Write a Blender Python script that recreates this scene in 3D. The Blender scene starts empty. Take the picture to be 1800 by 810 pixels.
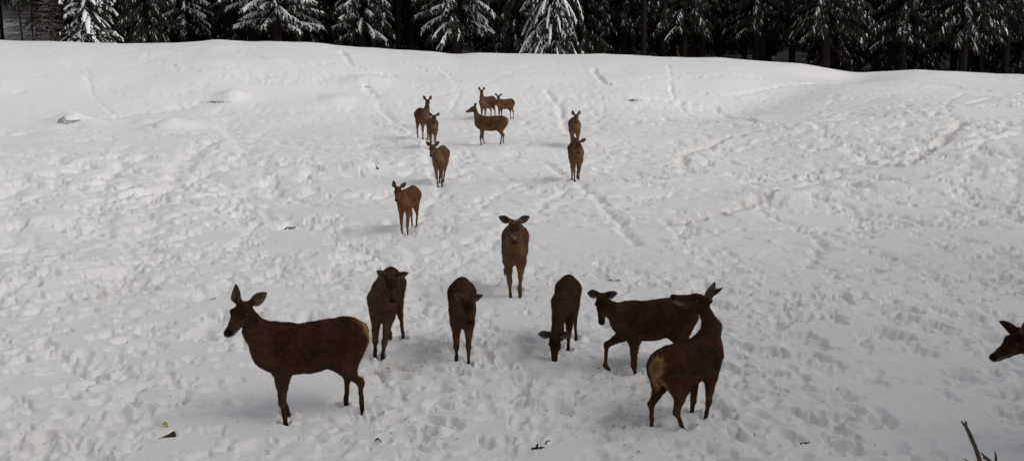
import bpy, math, random
import numpy as np
from mathutils import Vector

# ------------------------------------------------------------------ camera, world, sun, exposure
scene = bpy.context.scene
COL = scene.collection
CAMH, FPX, PITCH = 4.1, 1900.0, math.atan(350.0 / 1900.0)
cam_d = bpy.data.cameras.new('camera'); cam = bpy.data.objects.new('camera', cam_d); COL.objects.link(cam)
cam.location = (0, 0, CAMH); cam.rotation_euler = (math.pi / 2 - PITCH, 0, 0)
cam_d.sensor_width = 36.0; cam_d.lens = 36.0 * FPX / 1800.0
cam_d.clip_start = 0.05; cam_d.clip_end = 3000
scene.camera = cam

SUN_EL, SUN_AZ = math.radians(41), math.radians(114)        # azimuth from +Y towards +X
world = bpy.data.worlds.new('World'); scene.world = world; world.use_nodes = True
nt = world.node_tree; bg = nt.nodes['Background']
sky = nt.nodes.new('ShaderNodeTexSky'); sky.sky_type = 'NISHITA'; sky.sun_disc = False
sky.sun_elevation = SUN_EL; sky.sun_rotation = SUN_AZ
sky.altitude = 1200; sky.air_density = 1.0; sky.dust_density = 6.0; sky.ozone_density = 1.0
hs = nt.nodes.new('ShaderNodeHueSaturation'); hs.inputs['Saturation'].default_value = 0.24
nt.links.new(sky.outputs[0], hs.inputs['Color']); nt.links.new(hs.outputs[0], bg.inputs[0])
bg.inputs[1].default_value = 0.14
sun_d = bpy.data.lights.new('sun', 'SUN'); sun = bpy.data.objects.new('sun', sun_d); COL.objects.link(sun)
sun_d.energy = 0.75; sun_d.angle = math.radians(42); sun_d.color = (1.0, 0.95, 0.88)
sdir = Vector((math.sin(SUN_AZ) * math.cos(SUN_EL), math.cos(SUN_AZ) * math.cos(SUN_EL), math.sin(SUN_EL)))
sun.rotation_euler = (-sdir).to_track_quat('-Z', 'Y').to_euler(); sun.location = (30, 20, 40)
scene.view_settings.view_transform = 'Standard'; scene.view_settings.look = 'None'
scene.view_settings.exposure = -0.01; scene.view_settings.gamma = 1.0

rng = np.random.RandomState(7)
R = random.Random(11)

# ------------------------------------------------------------------ helpers
def thing(name, label, cat, loc=(0, 0, 0), rotz=0.0, group=None, kind=None):
    o = bpy.data.objects.new(name, None); COL.objects.link(o)
    o.empty_display_size = 0.2
    o.location = loc; o.rotation_euler = (0, 0, rotz)
    tag(o, label, cat, group, kind); return o
def tag(o, label=None, cat=None, group=None, kind=None):
    if label: o['label'] = label
    if cat: o['category'] = cat
    if group: o['group'] = group
    if kind: o['kind'] = kind
    return o
def mesh_data(name, V, F, mat, smooth=True, col=None):
    """V (n,3) array, F list of (m,3|4) int arrays"""
    me = bpy.data.meshes.new(name)
    V = np.asarray(V, dtype=np.float32)
    if not isinstance(F, (list, tuple)): F = [F]
    F = [np.asarray(f, dtype=np.int32) for f in F if len(f)]
    nl = sum(f.size for f in F); nf = sum(len(f) for f in F)
    me.vertices.add(len(V)); me.vertices.foreach_set('co', V.ravel())
    me.loops.add(nl); me.loops.foreach_set('vertex_index', np.concatenate([f.ravel() for f in F]))
    tot = np.concatenate([np.full(len(f), f.shape[1], dtype=np.int32) for f in F])
    st = np.concatenate([[0], np.cumsum(tot)[:-1]]).astype(np.int32)
    me.polygons.add(nf); me.polygons.foreach_set('loop_start', st); me.polygons.foreach_set('loop_total', tot)
    me.polygons.foreach_set('use_smooth', np.full(nf, smooth))
    me.update(calc_edges=True); me.validate()
    if col is not None:
        a = me.color_attributes.new('Col', 'FLOAT_COLOR', 'POINT')
        c = np.ones((len(V), 4), dtype=np.float32); c[:, :3] = col
        a.data.foreach_set('color', c.ravel())
    if mat: me.materials.append(mat)
    return me
def link(name, me, parent=None, loc=None):
    o = bpy.data.objects.new(name, me); COL.objects.link(o)
    if parent: o.parent = parent
    if loc is not None: o.location = loc
    return o
def unit(v):
    v = np.asarray(v, float); return v / (np.linalg.norm(v) + 1e-12)
def sstep(a, b, x):
    t = np.clip((x - a) / (b - a), 0, 1); return t * t * (3 - 2 * t)

def tube(path, radii, n=8, jitter=0.0, seed=0, cap=True):
    """closed tube along a 3-D path; returns V, quads, tris"""
    P = np.asarray(path, float); rs = np.asarray(radii, float); m = len(P)
    rr = np.random.RandomState(seed)
    T = np.gradient(P, axis=0); T /= np.linalg.norm(T, axis=1)[:, None] + 1e-9
    ref = np.array([0.31, 0.77, 0.2]) if abs(T[0][2]) > 0.8 else np.array([0, 0, 1.0])
    V = []
    for i in range(m):
        a = unit(np.cross(T[i], ref)); b = np.cross(a, T[i])
        for j in range(n):
            th = 2 * math.pi * j / n
            r = rs[i] * (1 + jitter * (rr.rand() - 0.5))
            V.append(P[i] + r * (math.cos(th) * a + math.sin(th) * b))
    Q = []
    for i in range(m - 1):
        for j in range(n):
            k = (j + 1) % n
            Q.append((i * n + j, i * n + k, (i + 1) * n + k, (i + 1) * n + j))
    Tr = []
    if cap:
        V.append(P[0]); V.append(P[-1]); c0 = m * n; c1 = c0 + 1
        for j in range(n):
            k = (j + 1) % n
            Tr.append((c0, k, j)); Tr.append((c1, (m - 1) * n + j, (m - 1) * n + k))
    return np.array(V), np.array(Q), np.array(Tr).reshape(-1, 3)

class MB:
    def __init__(s): s.V = []; s.Q = []; s.T = []; s.C = []; s.n = 0
    def add(s, V, Q=(), T=(), col=None):
        V = np.asarray(V, float); s.V.append(V)
        if len(Q): s.Q.append(np.asarray(Q, int) + s.n)
        if len(T): s.T.append(np.asarray(T, int) + s.n)
        if col is not None: s.C.append(np.broadcast_to(np.asarray(col, float), (len(V), 3)))
        s.n += len(V)
    def mesh(s, name, mat, smooth=True):
        F = []
        if s.Q: F.append(np.concatenate(s.Q))
        if s.T: F.append(np.concatenate(s.T))
        return mesh_data(name, np.concatenate(s.V), F, mat, smooth, np.concatenate(s.C) if s.C else None)

# noise -------------------------------------------------------------------
_perm = rng.permutation(4096).astype(np.int64)
_grad = rng.rand(4096) * 2 * math.pi
_gx, _gy = np.cos(_grad), np.sin(_grad)
def noise(x, y, seed=0):
    """gradient noise, about -0.7..0.7"""
    x = np.asarray(x, float) + seed * 37.17; y = np.asarray(y, float) - seed * 19.31
    xi = np.floor(x).astype(np.int64); yi = np.floor(y).astype(np.int64)
    fx = x - xi; fy = y - yi
    ux = fx * fx * fx * (fx * (fx * 6 - 15) + 10); uy = fy * fy * fy * (fy * (fy * 6 - 15) + 10)
    def g(i, j, dx, dy):
        h = _perm[(i + _perm[j & 4095]) & 4095]
        return _gx[h] * dx + _gy[h] * dy
    a = g(xi, yi, fx, fy); b = g(xi + 1, yi, fx - 1, fy)
    c = g(xi, yi + 1, fx, fy - 1); d = g(xi + 1, yi + 1, fx - 1, fy - 1)
    return (a + (b - a) * ux) * (1 - uy) + (c + (d - c) * ux) * uy
def fbm(x, y, oct=3, seed=0, gain=0.5):
    s = 0; a = 1.0
    for o in range(oct):
        s = s + a * noise(x * 2 ** o, y * 2 ** o, seed + o); a *= gain
    return s

# projection --------------------------------------------------------------
CP, SP = math.cos(PITCH), math.sin(PITCH)
def ray(u, v):
    a = (u - 900.0) / FPX; b = (405.0 - v) / FPX
    return np.array([a, CP + b * SP, -SP + b * CP])
def at_depth(u, v, d):
    return np.array([0, 0, CAMH]) + ray(u, v) * d
def z_for(v, y):
    return CAMH - y * np.tan(np.arctan((v - 405.0) / FPX) + PITCH)
def u_of(x, y, z=1.5):
    return 900 + FPX * x / np.maximum(y * CP - (z - CAMH) * SP, 0.5)

# ------------------------------------------------------------------ materials
def new_mat(name):
    m = bpy.data.materials.new(name); m.use_nodes = True
    return m, m.node_tree, m.node_tree.nodes['Principled BSDF']
def simple_mat(name, base, var=0.25, scale=20.0, rough=0.8, spec=0.3, bump=0.0, stretch=(1, 1, 1)):
    m, t, b = new_mat(name)
    tc = t.nodes.new('ShaderNodeTexCoord'); mp = t.nodes.new('ShaderNodeMapping'); mp.inputs['Scale'].default_value = stretch
    nz = t.nodes.new('ShaderNodeTexNoise'); nz.inputs['Scale'].default_value = scale; nz.inputs['Detail'].default_value = 4
    rp = t.nodes.new('ShaderNodeValToRGB')
    rp.color_ramp.elements[0].position = 0.3; rp.color_ramp.elements[1].position = 0.7
    rp.color_ramp.elements[0].color = tuple(c * (1 - var) for c in base) + (1,)
    rp.color_ramp.elements[1].color = tuple(min(1, c * (1 + var)) for c in base) + (1,)
    L = t.links.new
    L(tc.outputs['Object'], mp.inputs[0]); L(mp.outputs[0], nz.inputs['Vector']); L(nz.outputs['Fac'], rp.inputs[0])
    L(rp.outputs[0], b.inputs['Base Color'])
    b.inputs['Roughness'].default_value = rough; b.inputs['Specular IOR Level'].default_value = spec
    if bump:
        bp = t.nodes.new('ShaderNodeBump'); bp.inputs['Strength'].default_value = bump; bp.inputs['Distance'].default_value = 0.02
        L(nz.outputs['Fac'], bp.inputs['Height']); L(bp.outputs[0], b.inputs['Normal'])
    return m
def col_mat(name, var=0.3, scale=40.0, rough=0.85, sheen=0.0, stretch=(1, 1, 1), bump=0.0, spec=0.2):
    """colour from the mesh's own colour attribute (coat markings) times a fine grain"""
    m, t, b = new_mat(name); L = t.links.new
    at = t.nodes.new('ShaderNodeVertexColor'); at.layer_name = 'Col'
    tc = t.nodes.new('ShaderNodeTexCoord'); mp = t.nodes.new('ShaderNodeMapping'); mp.inputs['Scale'].default_value = stretch
    nz = t.nodes.new('ShaderNodeTexNoise'); nz.inputs['Scale'].default_value = scale; nz.inputs['Detail'].default_value = 3
    mr = t.nodes.new('ShaderNodeMapRange'); mr.inputs['From Min'].default_value = 0.3; mr.inputs['From Max'].default_value = 0.7
    mr.inputs['To Min'].default_value = 1 - var; mr.inputs['To Max'].default_value = 1 + var
    vm = t.nodes.new('ShaderNodeVectorMath'); vm.operation = 'SCALE'
    L(tc.outputs['Object'], mp.inputs[0]); L(mp.outputs[0], nz.inputs['Vector']); L(nz.outputs['Fac'], mr.inputs['Value'])
    L(at.outputs['Color'], vm.inputs[0]); L(mr.outputs[0], vm.inputs['Scale']); L(vm.outputs[0], b.inputs['Base Color'])
    b.inputs['Roughness'].default_value = rough; b.inputs['Specular IOR Level'].default_value = spec
    b.inputs['Sheen Weight'].default_value = sheen; b.inputs['Sheen Roughness'].default_value = 0.4
    if bump:
        bp = t.nodes.new('ShaderNodeBump'); bp.inputs['Strength'].default_value = bump; bp.inputs['Distance'].default_value = 0.01
        L(nz.outputs['Fac'], bp.inputs['Height']); L(bp.outputs[0], b.inputs['Normal'])
    return m

def snow_mat():
    m, t, b = new_mat('snow'); L = t.links.new
    at = t.nodes.new('ShaderNodeVertexColor'); at.layer_name = 'Col'
    tc = t.nodes.new('ShaderNodeTexCoord')
    n1 = t.nodes.new('ShaderNodeTexNoise'); n1.inputs['Scale'].default_value = 28; n1.inputs['Detail'].default_value = 5; n1.inputs['Roughness'].default_value = 0.65
    bp = t.nodes.new('ShaderNodeBump'); bp.inputs['Strength'].default_value = 0.35; bp.inputs['Distance'].default_value = 0.03
    L(tc.outputs['Object'], n1.inputs['Vector']); L(n1.outputs['Fac'], bp.inputs['Height']); L(bp.outputs[0], b.inputs['Normal'])
    L(at.outputs['Color'], b.inputs['Base Color'])
    b.inputs['Roughness'].default_value = 0.6; b.inputs['Specular IOR Level'].default_value = 0.25
    return m
M_SNOW = snow_mat()
M_FUR = col_mat('deer_coat', var=0.28, scale=16, rough=0.9, sheen=0.0, stretch=(1, 1.6, 1.6), bump=0.25, spec=0.08)
M_TUFT = col_mat('deer_hair', var=0.35, scale=30, rough=0.85, sheen=0.0, spec=0.08)
M_EYE = simple_mat('eye_gloss', (0.008, 0.006, 0.005), 0.1, 10, 0.22, 0.4)
M_HOOF = simple_mat('hoof_horn', (0.014, 0.011, 0.009), 0.3, 40, 0.45, 0.4)
M_BARK = simple_mat('spruce_bark', (0.017, 0.013, 0.010), 0.5, 9, 0.95, 0.1, 0.8, (3, 3, 0.6))
M_NEEDLE = simple_mat('spruce_needles', (0.034, 0.032, 0.021), 0.45, 3, 0.9, 0.1)
M_LARCH = simple_mat('dry_twigs', (0.17, 0.14, 0.115), 0.35, 3, 0.9, 0.1)
M_BOUGH = simple_mat('bough_snow', (0.78, 0.79, 0.80), 0.06, 5, 0.7, 0.2)
M_TWIG = simple_mat('dead_wood', (0.045, 0.034, 0.026), 0.4, 30, 0.9, 0.2, 0.5)
M_ANTLER = simple_mat('antler_bone', (0.075, 0.048, 0.028), 0.45, 14, 0.55, 0.4, 0.4, (1, 1, 0.4))
M_STRAW = simple_mat('straw', (0.26, 0.19, 0.115), 0.5, 8, 0.9, 0.1)
M_LEAF = simple_mat('yellow_leaf', (0.42, 0.34, 0.05), 0.25, 30, 0.6, 0.3)
M_GREEN = simple_mat('green_leaf', (0.10, 0.14, 0.03), 0.3, 30, 0.6, 0.3)
M_TAG = simple_mat('green_plastic', (0.03, 0.16, 0.05), 0.1, 30, 0.4, 0.5)
M_CHIP = simple_mat('bark_chip', (0.060, 0.030, 0.018), 0.5, 40, 0.85, 0.2, 0.8)
M_ROCK = simple_mat('grey_stone', (0.38, 0.37, 0.36), 0.4, 12, 0.9, 0.2, 0.6)

# ------------------------------------------------------------------ snow terrain
RIDGE_U = [-900, -300, 0, 60, 95, 150, 220, 300, 340, 385, 430, 490, 560, 610, 680, 760, 800, 840, 880, 950, 1010, 1060, 1130, 1200, 1260, 1340, 1400, 1450, 1490, 1530, 1570, 1610, 1660, 1720, 1800, 2100, 2700]
RIDGE_V = [66, 68, 71, 73, 71, 74, 77, 76, 75, 69.5, 73, 73, 75, 82, 86, 91, 97, 93, 95, 95, 96, 95, 98, 101, 101, 108, 112, 119, 127, 127, 124, 121.5, 124, 129, 132, 134, 134]
RID = 66.0
_uu = np.arange(-900, 2701, 4.0); _vv = np.interp(_uu, RIDGE_U, RIDGE_V)
def _gs(a, sg):
    k = np.arange(-int(3 * sg), int(3 * sg) + 1); w = np.exp(-0.5 * (k / sg) ** 2); w /= w.sum()
    return np.convolve(np.pad(a, len(k) // 2, mode='edge'), w, 'valid')
RZ1 = z_for(_gs(_vv, 3.0), RID); RZ2 = z_for(_gs(_vv, 28.0), RID)
MOUNDS = []      # (x, y, sx, sy, h)
def base_h(x, y):
    x = np.asarray(x, float); y = np.asarray(y, float)
    u = u_of(x, np.maximum(y, 3.0))
    zr = np.interp(u, _uu, RZ1)
    zs = np.interp(u, _uu, RZ2)
    k = sstep(53, 65.5, y)
    z = (zs * (1 - k) + zr * k) * (0.35 * sstep(46, 60, y) + 0.65 * sstep(50, RID, y))
    z = z - 1.1 * sstep(RID, 74, y) + 0.035 * np.maximum(y - 84, 0) + 0.10 * np.maximum(y - 130, 0)
    z = z + 0.065 * np.maximum(y - 80, 0) * sstep(260, 90, u) * sstep(-700, -400, u)
    z = z + 1.1 * sstep(6, 22, x) * sstep(18, 33, y) * (1 - sstep(48, 62, y))
    z = z - 0.45 * np.exp(-((u - 1310 - 13.0 * (y - 52)) / 105) ** 2) * sstep(47, 55, y) * (1 - sstep(62.5, 66.5, y))
    fl = sstep(4, 10, np.hypot(x, y)) * (1 - 0.8 * sstep(58, 64, y) * (1 - sstep(66, 72, y)))
    z = z + 0.035 * noise(x / 1.3, y / 0.9, 5) * sstep(56, 62, y) * (1 - sstep(68, 72, y))
    z = z + fl * (0.22 * noise(x / 8.0, y / 8.0, 3) + 0.12 * noise(x / 3.1, y / 3.1, 4)) * (0.35 + 0.65 * sstep(12, 22, y))
    for (mx, my, sx, sy, h) in MOUNDS:
        z = z + h * np.exp(-((x - mx) / sx) ** 2 - ((y - my) / sy) ** 2)
    return z
def ground_px(u, v, fn=None):
    fn = fn or base_h
    d = ray(u, v); lo = None
    ts = np.linspace(3, 120, 2400)
    P = np.array([0, 0, CAMH])[None] + ts[:, None] * d[None]
    below = P[:, 2] < fn(P[:, 0], P[:, 1])
    i = int(np.argmax(below)) if below.any() else len(ts) - 1
    a, b = ts[max(i - 1, 0)], ts[i]
    for _ in range(18):
        m = (a + b) / 2; p = np.array([0, 0, CAMH]) + m * d
        if p[2] < fn(p[0], p[1]): b = m
        else: a = m
    p = np.array([0, 0, CAMH]) + b * d
    return np.array([p[0], p[1], float(fn(p[0], p[1]))])
_m = []
for (u, v, sx, sy, h) in [(122, 212, 0.75, 0.6, 0.42), (150, 216, 0.9, 0.7, 0.20), (302, 226, 1.0, 1.2, 0.45), (255, 215, 0.5, 0.5, 0.14), (408, 172, 0.7, 0.7, 0.35),
                          (595, 178, 0.9, 0.9, 0.26), (645, 296, 0.38, 0.5, 0.20), (615, 293, 0.38, 0.5, 0.14), (640, 147, 1.2, 1.0, 0.30), (1090, 172, 1.5, 1.2, 0.2),
                          (60, 395, 1.0, 0.9, 0.22), (560, 460, 0.8, 0.8, 0.14), (90, 480, 1.0, 1.2, 0.15), (150, 640, 0.55, 0.5, -0.12), (840, 595, 0.5, 0.6, 0.06),
                          (1560, 330, 1.6, 1.6, 0.14), (1360, 345, 1.2, 0.9, 0.16), (1650, 200, 2.0, 1.5, 0.25)]:
    p = ground_px(u, v); _m.append((p[0], p[1], sx, sy, h))
MOUNDS = _m

# trails traced on the snow: pixel polylines turned into ground points
TRAILS = [  # (points, half width m, depth m, dirt)
    ([(1830, 372), (1700, 384), (1560, 397), (1400, 404), (1250, 402), (1120, 385)], 0.30, 0.11, 0.12),
    ([(1690, 215), (1660, 240), (1600, 282), (1500, 298), (1400, 328), (1320, 358), (1240, 382), (1160, 392)], 0.19, 0.15, 0.75),
    ([(1205, 298), (1198, 268), (1280, 238), (1345, 226)], 0.22, 0.10, 0.65),
    ([(1018, 322), (1050, 350), (1085, 385), (1120, 430)], 0.25, 0.10, 0.0),
    ([(960, 160), (985, 190), (1000, 235)], 0.18, 0.08, 0.0),
    ([(1043, 122), (1060, 146), (1110, 150)], 0.16, 0.12, 0.0),
    ([(600, 88), (614, 110), (640, 122), (700, 135)], 0.18, 0.08, 0.0),
    ([(640, 140), (665, 180), (690, 210), (745, 240)], 0.30, 0.06, 0.0),
    ([(388, 195), (410, 230), (440, 290), (470, 340)], 0.34, 0.08, 0.0),
    ([(370, 180), (280, 195), (190, 205), (100, 225), (0, 240)], 0.35, 0.09, 0.1),
    ([(20, 300), (28, 360), (30, 420), (20, 470)], 0.28, 0.10, 0.0),
    ([(205, 270), (190, 310), (165, 345), (170, 420)], 0.24, 0.09, 0.0),
    ([(215, 500), (228, 440), (262, 395), (275, 340), (330, 280), (380, 240)], 0.26, 0.10, 0.15),
    ([(0, 270), (80, 275), (150, 290), (260, 300), (330, 330), (480, 345)], 0.30, 0.10, 0.0),
    ([(40, 320), (120, 330), (250, 345), (400, 360), (560, 400)], 0.30, 0.10, 0.0),
    ([(300, 290), (420, 330), (520, 345), (640, 345), (700, 330)], 0.26, 0.09, 0.0),
    ([(480, 250), (560, 262), (640, 255), (735, 240)], 0.20, 0.07, 0.0),
    ([(440, 190), (560, 205), (660, 215), (735, 240)], 0.20, 0.06, 0.0),
    ([(890, 270), (960, 285), (1005, 315)], 0.18, 0.06, 0.0),
    ([(1020, 205), (1110, 208), (1190, 210)], 0.20, 0.08, 0.0),
    ([(1010, 170), (1110, 172), (1200, 178), (1260, 190), (1330, 215)], 0.25, 0.08, 0.1),
    ([(1340, 226), (1420, 218), (1500, 205), (1570, 200), (1650, 190), (1800, 165)], 0.30, 0.09, 0.15),
    ([(1100, 275), (1250, 278), (1400, 278), (1500, 280), (1600, 262), (1800, 225)], 0.26, 0.08, 0.0),
    ([(1380, 300), (1550, 285), (1680, 258), (1800, 230)], 0.26, 0.09, 0.0),
    ([(1500, 310), (1640, 310), (1740, 300), (1800, 288)], 0.24, 0.08, 0.0),
    ([(1360, 370), (1480, 372), (1570, 380), (1640, 390)], 0.22, 0.08, 0.0),
    ([(1420, 470), (1440, 430), (1425, 410)], 0.2, 0.07, 0.35),
    ([(775, 335), (760, 300), (752, 255), (748, 235)], 0.22, 0.07, 0.0),
    ([(715, 412), (740, 372), (775, 335)], 0.22, 0.07, 0.0),
    ([(780, 480), (840, 440), (905, 400), (1000, 325)], 0.22, 0.05, 0.0),
    ([(690, 600), (740, 520), (720, 430)], 0.25, 0.06, 0.0),
    ([(0, 440), (120, 455), (230, 480), (360, 520), (470, 480)], 0.3, 0.07, 0.0),
    ([(1280, 170), (1380, 150), (1500, 145), (1640, 150), (1740, 160)], 0.2, 0.06, 0.0),
    ([(1450, 130), (1560, 140), (1690, 155)], 0.2, 0.06, 0.0),
    ([(420, 132), (560, 136), (690, 130)], 0.35, 0.04, 0.0),
    ([(540, 78), (600, 92), (690, 90)], 0.2, 0.05, 0.0),
    ([(350, 82), (420, 92), (470, 104)], 0.2, 0.05, 0.0),
    ([(1000, 700), (1040, 640), (1090, 600), (1130, 540), (1300, 470)], 0.3, 0.05, 0.15),
]
STAINS = [(692, 648, 0.22, 0.95), (215, 500, 0.35, 0.7), (1075, 655, 0.4, 0.9), (1090, 720, 0.35, 0.8), (1085, 645, 0.25, 0.4), (735, 740, 0.3, 0.15), (60, 770, 0.3, 0.2)]

def in_frame_density(n, y0, y1):
    y = y0 + (y1 - y0) * rng.rand(n); x = (rng.rand(n) * 2 - 1) * (0.50 * y + 0.6); return x, y
class Raster:
    def __init__(s, x0, x1, y0, y1, res):
        s.x0, s.y0, s.res = x0, y0, res
        s.nx = int((x1 - x0) / res); s.ny = int((y1 - y0) / res)
        s.h = np.zeros((s.ny, s.nx), np.float32); s.dirt = np.zeros((s.ny, s.nx), np.float32)
    def stamp(s, x, y, a, b, th, dep, rim=0.35, dirt=0.0):
        rim = rim * 0.55
        r = 2.2 * max(a, b); n = int(r / s.res) + 1
        ci = int((x - s.x0) / s.res); cj = int((y - s.y0) / s.res)
        i0, i1 = max(ci - n, 0), min(ci + n + 1, s.nx); j0, j1 = max(cj - n, 0), min(cj + n + 1, s.ny)
        if i0 >= i1 or j0 >= j1: return
        X = (np.arange(i0, i1) * s.res + s.x0 - x)[None]; Y = (np.arange(j0, j1) * s.res + s.y0 - y)[:, None]
        c, sn = math.cos(th), math.sin(th)
        q = ((X * c + Y * sn) / a) ** 2 + ((-X * sn + Y * c) / b) ** 2
        pit = np.exp(-q ** 1.6); rr = np.exp(-((np.sqrt(q) - 1.35) / 0.32) ** 2)
        s.h[j0:j1, i0:i1] += (-dep * pit + dep * rim * rr)
        if dirt > 0: s.dirt[j0:j1, i0:i1] = np.maximum(s.dirt[j0:j1, i0:i1], dirt * np.exp(-q * 0.5))
    def sample(s, A, x, y):
        fx = (x - s.x0) / s.res; fy = (y - s.y0) / s.res
        ok = (fx > 1) & (fx < s.nx - 2) & (fy > 1) & (fy < s.ny - 2)
        fx = np.clip(fx, 0, s.nx - 2.001); fy = np.clip(fy, 0, s.ny - 2.001)
        i = fx.astype(int); j = fy.astype(int); a = fx - i; b = fy - j
        r = A[j, i] * (1 - a) * (1 - b) + A[j, i + 1] * a * (1 - b) + A[j + 1, i] * (1 - a) * b + A[j + 1, i + 1] * a * b
        return np.where(ok, r, 0)
RN = Raster(-14, 14, 4.5, 27, 0.03)
RF = Raster(-34, 34, 26.5, 68, 0.09)
def stamp(x, y, *a, **k):
    (RN if y < 27 else RF).stamp(x, y, *a, **k)
# patches of calm snow: low trodden value
def trodden(x, y):
    r1 = 1 - np.abs(fbm(x / 2.6, y / 4.2, 2, 21)) * 2.6          # network of paths
    blob = fbm(x / 3.0, y / 3.0, 2, 31)
    near = 1 - sstep(13.5, 22, y)
    right = sstep(0.10, 0.30, x / np.maximum(y, 1)) * (1 - sstep(44, 56, y))
    left = sstep(0.08, 0.20, -x / np.maximum(y, 1)) * (1 - sstep(30, 44, y))
    t = sstep(0.35, 0.95, r1) * (0.55 + 0.45 * left + 0.2 * right) + 0.45 * left * sstep(-0.1, 0.3, blob) + 0.35 * right * sstep(-0.2, 0.25, blob)
    t = t * (1 - 0.75 * sstep(44, 58, y))
    tn = 0.55 + 0.6 * sstep(-0.25, 0.15, blob)
    calm = sstep(0.18, 0.36, fbm(x / 1.9 + 3, y / 2.3, 2, 41))
    tn = tn * (1 - 0.85 * calm)
    return np.clip(t * (1 - near) + tn * near, 0, 1)
# scattered prints
x, y = in_frame_density(3600, 6.5, 27); t = trodden(x, y)
for xi, yi, ti in zip(x, y, t):
    if rng.rand() < 0.15 + 0.85 * ti * ti:
        s = 0.75 + 0.6 * rng.rand()
        stamp(xi, yi, 0.11 * s, 0.07 * s, rng.rand() * 6.28, (0.030 + 0.050 * rng.rand()) * (0.35 + 0.65 * ti))
x, y = in_frame_density(5000, 27, 62); t = trodden(x, y)
for xi, yi, ti in zip(x, y, t):
    if rng.rand() < 0.05 + 0.95 * ti * ti:
        s = 0.9 + 1.2 * rng.rand()
        stamp(xi, yi, 0.19 * s, 0.13 * s, rng.rand() * 6.28, (0.05 + 0.05 * rng.rand()) * (0.4 + 0.6 * ti))
for pts, hw, dep, dirt in TRAILS:
    G = np.array([ground_px(*p) for p in pts]); seg = np.linalg.norm(np.diff(G[:, :2], axis=0), axis=1); L = np.concatenate([[0], np.cumsum(seg)])
    lm = 1.7 if (np.mean([p[0] for p in pts]) < 620 and np.mean([p[1] for p in pts]) > 150) else 1.0
    if lm == 1.0: lm = 1.5; hw *= 0.62 / 1.5 if dirt < 0.5 else 1.0 / 1.5
    hw *= lm; dep *= (0.60 if dirt < 0.5 else 0.5) / lm ** 0.5; dirt *= 0.85
    n = int(L[-1] / (0.16 if G[:, 1].mean() < 30 else 0.20) * lm)
    for k in range(n):
        q = L[-1] * (k + rng.rand()) / n
        if dirt < 0.5 and noise(q / 2.3, hw * 40, 66) > 0.36: continue
        px, py = np.interp(q, L, G[:, 0]), np.interp(q, L, G[:, 1])
        px += (0.05 + 0.6 * hw) * 1.3 * noise(q / 1.7, 5.5, 60); py += (0.05 + 0.6 * hw) * 1.6 * noise(q / 1.7, 9.5, 61)
        m = max(1.0, py / 24.0)
        for _ in range(2):
            ox, oy = rng.randn() * hw * 0.45, rng.randn() * hw * 0.45
            s = 0.7 + 0.7 * rng.rand()
            stamp(px + ox, py + oy, 0.13 * s * min(m, 1.5), 0.085 * s * min(m, 1.5), rng.rand() * 6.28, dep * (0.2 + 1.0 * rng.rand()), 0.3, dirt * (0.4 + 0.6 * rng.rand()))
        if k % 2 == 0: stamp(px, py, hw * 1.1, hw * 0.8, rng.rand() * 6.28, dep * 0.22, 0.3, dirt * 0.5)
# faint single file tracks crossing the slope
for _ in range(150):
    yy = 22 + 36 * rng.rand() ** 0.9; xx = (rng.rand() * 2 - 1) * 0.5 * yy; hd = rng.randn() * 0.45 + (math.pi if rng.rand() < 0.5 else 0); dd = 0.026 + 0.036 * rng.rand()
    st = 0.20 + 0.10 * rng.rand(); hv = rng.rand() * 50
    for k in range(int(20 + 70 * rng.rand())):
        hd += 0.09 * noise(k / 14.0, hv, 67); xx += st * math.cos(hd); yy += st * math.sin(hd) * 1.3
        if not 20 < yy < 61: break
        s_ = 0.8 + 0.6 * rng.rand(); stamp(xx + rng.randn() * 0.05, yy + rng.randn() * 0.07, 0.17 * s_, 0.10 * s_, hd + rng.randn() * 0.5, dd * (0.4 + rng.rand()), 0.3)
for (u, v, r, d) in STAINS:
    p = ground_px(u, v)
    for k in range(14):
        stamp(p[0] + rng.randn() * r * 0.7, p[1] + rng.randn() * r * 1.2, r * 0.35, r * 0.25, rng.rand() * 6, 0.02, 0.4, d * rng.rand())

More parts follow.
